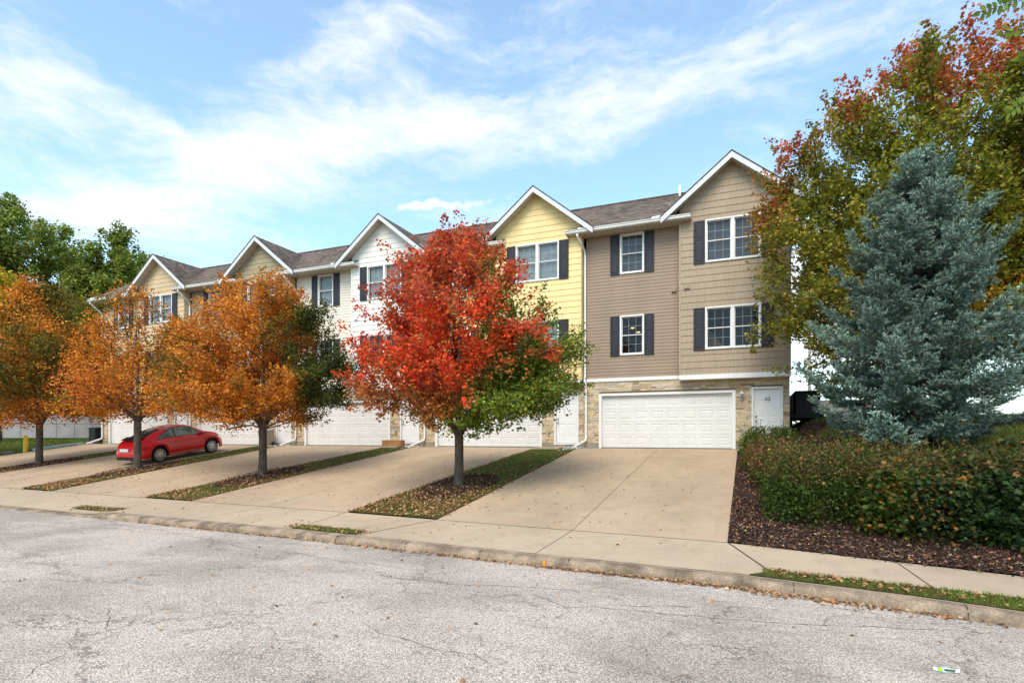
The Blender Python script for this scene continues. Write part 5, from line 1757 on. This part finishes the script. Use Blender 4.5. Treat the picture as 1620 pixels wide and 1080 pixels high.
b = empty('bollard', (-36.5, 18.6, float(G(-36.5, 18.6))), 'yellow bollard standing in the lawn at the left edge', 'bollard')
m = MB(); m.lathe([(.11, -.1), (.11, .78), (.10, .84), (.06, .88), (0, .89)], 18); m.build('post', nmat('yellow_paint', (.75, .46, .03), .5, var=.08), b)

M_board = nmat('weathered_board', (.20, .17, .13), .9, var=.25)
M_pipe = nmat('green_pipe', (.30, .40, .35), .6, var=.1)
for (x0, y0, x1, y1, mt_, lab, nm, hh) in ((-36.35, 18.9, -36.25, 21.3, M_pipe, 'pale green board lying beside the last driveway', 'board', .12),
                                           (-36.6, 19.6, -36.5, 22.4, M_board, 'brown timber beam behind the pale green board', 'timber_beam', .16),
                                           (-36.3, 15.6, -36.4, 17.9, M_board, 'brown timber beam in front of the bollard', 'timber_beam', .13)):
    z0_, z1_ = float(G(x0, y0)), float(G(x1, y1)); m = MB(); w_ = .14
    m.hexa([(-w_, 0, 0), (w_, 0, 0), (x1 - x0 + w_, y1 - y0, z1_ - z0_), (x1 - x0 - w_, y1 - y0, z1_ - z0_), (-w_, 0, hh), (w_, 0, hh), (x1 - x0 + w_, y1 - y0, z1_ - z0_ + hh), (x1 - x0 - w_, y1 - y0, z1_ - z0_ + hh)])
    o = m.build(nm, mt_); o.location = (x0, y0, z0_); tag(o, lab, 'timber')

b = empty('utility_cabinet', (-37.1, 22.6, float(G(-37.1, 22.6))), 'dark utility cabinet at the left end of the terrace', 'cabinet')
m = MB(); m.box(-.32, .32, -.22, .22, 0, .92); m.build('cabinet_body', nmat('dark_green_metal', (.02, .028, .03), .5, var=.1), b)
m = MB(); m.hexa([(-.35, -.25, .922), (.35, -.25, .922), (.35, .25, .922), (-.35, .25, .922), (-.33, -.23, .97), (.33, -.23, .97), (.33, .23, 1.0), (-.33, .23, 1.0)]); m.build('cabinet_lid', M_black, b)
m = MB(); m.box(-.29, -.005, -.235, -.222, .08, .86); m.build('cabinet_door', M_black, b)
m = MB(); m.box(.005, .29, -.235, -.222, .08, .86); m.build('cabinet_door', M_black, b)

# low pale building behind the lawn
M_block = nmat('pale_block', (.29, .275, .27), .85, var=.1)
b = empty('outbuilding', (-52, 25.5, .1), 'long low pale block building behind the left lawn', 'building', rz=math.atan2(6.2, 16))
m = MB(); m.box(-10, 9, 0, 6, -.3, 2.6); m.build('block_wall', M_block, b)
m = MB()
for x in np.arange(-9, 9, 1.4): m.box(x - .02, x + .02, -.012, 0, 0, 2.6)
m.box(-10, 9, -.01, 0, 1.28, 1.31)
m.build('panel_joint', nmat('joint_grey', (.18, .17, .17), .9), b)
m = MB(); m.hexa([(-10.4, -.4, 2.6), (9.4, -.4, 2.6), (9.4, 6.4, 2.6), (-10.4, 6.4, 2.6), (-10.4, 2.9, 4.2), (9.4, 2.9, 4.2), (9.4, 3.1, 4.2), (-10.4, 3.1, 4.2)]); m.build('roof', M_roof, b)

# air conditioners on a platform beside the end house
gz = float(G(2.0, 24.0))
b = empty('equipment_platform', (2.0, 25.2, 1.06), 'black platform carrying the air conditioners beside the end house', 'platform')
m = MB(); m.box(-.62, .55, -1.7, 3.2, .08, .22)
m.build('deck', M_black, b)
for x_, y_ in ((-.5, -1.4), (.42, -1.4), (-.5, 2.9), (.42, 2.9), (.42, .7)):
    m = MB(); m.tube([(x_, y_, -.6), (x_, y_, .079)], .05, 8); m.build('leg', M_black, b)
m = MB(); m.tube([(-.58, -1.62, .05), (.0, -1.62, -.25)], .03, 6); m.build('brace', M_black, b)
for i, y_ in enumerate((24.15, 25.45, 26.75)):
    b = empty('air_conditioner', (2.02, y_, 1.281), ('nearest black air conditioner on the platform beside the end house', 'middle black air conditioner on the platform, behind the nearest one', 'farthest black air conditioner on the platform')[i], 'air conditioner', 'air conditioners on the platform')
    m = MB(); s = .46; ch_ = .10
    ring = [(-s + ch_, -s), (s - ch_, -s), (s, -s + ch_), (s, s - ch_), (s - ch_, s), (-s + ch_, s), (-s, s - ch_), (-s, -s + ch_)]
    P = [[(x_, yy, z_) for z_ in (0, .78)] for x_, yy in ring + ring[:1]]
    m.grid(P, smooth=False); m.build('casing', M_black, b)
    m = MB()
    m.hexa([(-s, -s, .78), (s, -s, .78), (s, s, .78), (-s, s, .78), (-s + .08, -s + .08, .88), (s - .08, -s + .08, .88), (s - .08, s - .08, .88), (-s + .08, s - .08, .88)]); m.build('top_cover', M_black, b)
    m = MB()
    for z_ in np.arange(.06, .76, .06): m.box(-s - .006 + ch_, s + .006 - ch_, -s - .012, -s - .001, z_, z_ + .016)
    for x_ in np.arange(-.3, .31, .1): m.box(x_ - .004, x_ + .004, -s - .016, -s - .0125, .05, .75)
    m.build('grille', mat('grille_metal', (.05, .05, .055), .4), b)

# utility pole and wires
b = empty('utility_pole', (6.0, 67.5, 1.0), 'wooden utility pole beyond the end house', 'pole')
m = MB(); m.tube([(0, 0, -.5), (0, 0, 10.2)], [.17, .12], 10); m.build('post', nmat('pole_wood', (.30, .26, .22), .9, var=.15), b)
m = MB(); m.box(-1.1, 1.1, -.06, .06, 9.5, 9.62); m.build('crossarm', M_bark, b)
m = MB(); m.lathe([(.16, 0), (.2, .05), (.2, .65), (.14, .72), (0, .74)], 12, (-.32, 0, 7.0)); m.build('transformer', nmat('grey_metal', (.35, .36, .37), .5), b)
for (p0, p1, sg) in (((-.9, 0, 9.7), (-60, 10, 9.6), 1.6), ((0, 0, 5.6), (-30, 1, 2.8), .5), ((0, 0, 5.6), (34, 2, 8.0), .7), ((0, 0, 6.2), (-30, -2, 3.6), .6), ((.1, 0, 7.6), (9, 0, 1.2), .2), ((0, 0, 6.8), (34, -3, 4.9), .8)):
    p0, p1 = Vector(p0), Vector(p1); m = MB()
    m.tube([p0.lerp(p1, t) - Vector((0, 0, sg * 4 * t * (1 - t))) for t in np.linspace(0, 1, 14)], .022, 4, cap=False); m.build('wire', M_black, b)

# far buildings seen past the spruce
b = empty('house', (9.4, 78, .9), 'distant pale house beyond the utility pole', 'building')
m = MB(); m.box(-3, 4, 0, 6, -.5, 2.5); m.build('wall', nmat('far_wall', (.45, .42, .38), .9), b)
m = MB(); m.hexa([(-3.4, -.4, 2.5), (4.4, -.4, 2.5), (4.4, 6.4, 2.5), (-3.4, 6.4, 2.5), (-3.4, 2.9, 4.0), (4.4, 2.9, 4.0), (4.4, 3.1, 4.0), (-3.4, 3.1, 4.0)]); m.build('roof', M_roof, b)
b = empty('barn', (30.5, 62, 1.0), 'small red barn seen under the spruce at the right edge', 'building')
m = MB(); m.box(-4, 4, 0, 6, -.5, 4.6); m.build('wall', nmat('barn_red', (.42, .045, .04), .8, var=.12), b)
m = MB()
for z_ in np.arange(.3, 4.5, .45): m.box(-4, 4, -.03, -.001, z_, z_ + .03)
m.build('board_gap', M_black, b)
m = MB(); m.hexa([(-4.4, -.4, 4.6), (4.4, -.4, 4.6), (4.4, 6.4, 4.6), (-4.4, 6.4, 4.6), (-4.4, 2.9, 6.6), (4.4, 2.9, 6.6), (4.4, 3.1, 6.6), (-4.4, 3.1, 6.6)]); m.build('roof', M_roof, b)

# litter on the road
rng = np.random.default_rng(8)
d_ = 2.02 * 901 / (1056 - 689); a_ = (1497 - 810) / 901
wx_, wy_ = d_ * (-sn + cs * a_), d_ * (cs + sn * a_)
m = MB(); P = []
for i in range(9):
    t = i / 8 - .5; wd = .040 * (1 - (2 * t) ** 4) + .008
    P.append([(t * .25, -wd + .01 * math.sin(7 * t), .004), (t * .25, -.2 * wd, .022 + .010 * math.sin(9 * t)), (t * .25, .4 * wd, .030 + .012 * math.cos(11 * t)), (t * .25, wd, .006)])
m.grid(P, smooth=True)
o = m.build('wrapper', nmat('white_film', (.55, .58, .57), .3, var=.1)); o.location = (wx_, wy_, float(G(wx_, wy_)) + .002); o.rotation_euler = (0, 0, R(5)); o.scale = (.8, .8, .9)
tag(o, 'crumpled white and green wrapper lying on the road', 'litter')
m = MB(); m.grid([[(x_, y_, z_) for x_, y_, z_ in r_] for r_ in [[(-.085, -.055, .012), (-.085, -.02, .030)], [(-.05, -.058, .014), (-.05, -.02, .033)]]]); m.build('green_print', mat('green_print', (.30, .60, .02), .4), o)
m = MB(); m.grid([[(-.03, -.05, .019), (-.03, -.03, .030)], [(.07, -.05, .018), (.07, -.03, .030)]]); m.build('dark_print', mat('dark_green_print', (.05, .09, .02), .4), o)

x_ = -2.93; y_ = float(kerbY(x_)) - .012; z_ = float(zs(x_)) - .19
m = MB(); m.hexa([(-.022, -.012, 0), (.022, -.012, 0), (.022, 0, 0), (-.022, 0, 0), (-.016, -.006, .105), (.020, -.006, .11), (.020, .004, .11), (-.016, .004, .105)])
o = m.build('marker_flag', mat('orange_plastic', (.75, .26, .01), .4)); o.location = (x_, y_, z_)
tag(o, 'small orange plastic marker standing against the kerb', 'marker')

# ------------------------------------------------------------------ overhanging branch of a near tree (trunk outside the picture)
bx, by = 5.6, 8.75
root = empty('ash_tree', (bx, by, float(G(bx, by))), 'near tree at the top right corner, only its leafy twigs hang in', 'tree')
gz0 = float(G(bx, by))
t = MB(); t.tube([(0, 0, -.1), (0, 0, .2), (.05, 0, 3), (0, .05, 6), (.1, 0, 9)], [.24, .18, .15, .11, .04], 12); t.build('trunk', M_bark, root)


def pix(u, v, dpt):
    a = (u - 810) / 901
    return Vector((dpt * (-sn + cs * a) - bx, dpt * (cs + sn * a) - by, CZ + (689 - v) / 901 * dpt - gz0))


rng = np.random.default_rng(12)
SPR = [(1690, -10, 1552, 19, 5.0), (1690, -60, 1575, -8, 5.0), (1700, 40, 1588, 52, 5.2), (1690, 130, 1590, 182, 5.4), (1700, 80, 1612, 92, 5.2), (1720, -80, 1610, -20, 4.8)]
tw = MB(); LP_, LF = [], []
for u0, v0, u1, v1, dp in SPR:
    A = pix(u0, v0, dp); B = pix(u1, v1, dp)
    stem0 = Vector((0, 0, 5.2))
    tw.tube([stem0, stem0.lerp(A, .5) + Vector((0, 0, .25)), A], [.035, .02, .008], 6); tw.tube([A, A.lerp(B, .5) + Vector((0, 0, .03)), B], [.006, .004, .002], 5)
    n_ = max(6, int((B - A).length / .045)); dv = (B - A).normalized(); pr_ = dv.cross(Vector((.3, -1, .1))).normalized()
    for i in range(n_ + 1):
        for sd in (-1, 1):
            if i == n_ and sd == 1: continue
            p = A.lerp(B, i / n_) + Vector((0, 0, .03 * math.sin(PI * i / n_)))
            f_ = (dv * .55 + pr_ * sd * .9 * (1 if i < n_ else 0) + Vector((0, 0, -.15))).normalized()
            LP_.append(p); LF.append(f_)
tw.build('branches', M_bark, root)
LP_ = np.array([tuple(p) for p in LP_]); LF = np.array([tuple(p) for p in LF]); N = len(LP_)
view = np.array([0.3, -1, -.35]); nrm = unit(np.repeat(view[None], N, 0) + rng.normal(size=(N, 3)) * .35)
tt = unit(LF - nrm * np.sum(LF * nrm, 1, keepdims=True)); bb = np.cross(nrm, tt)
T = np.array([(0, 0), (.20, .22), (.25, .5), (.14, .8), (0, 1), (-.14, .8), (-.25, .5), (-.20, .22)]); sz = rng.uniform(.065, .085, N)
bend = np.array([0, .03, .04, .02, -.05, .02, .04, .03])
V = LP_[:, None] + sz[:, None, None] * (T[None, :, 0, None] * bb[:, None] + T[None, :, 1, None] * tt[:, None] + bend[None, :, None] * nrm[:, None])
fast_mesh('leaves', V, 8, M_leaf, pick(rng, N, [(.17, .26, .03), (.13, .21, .03), (.24, .30, .04)]), root, [(0, 1, 2, 3, 4, 5, 6, 7)])
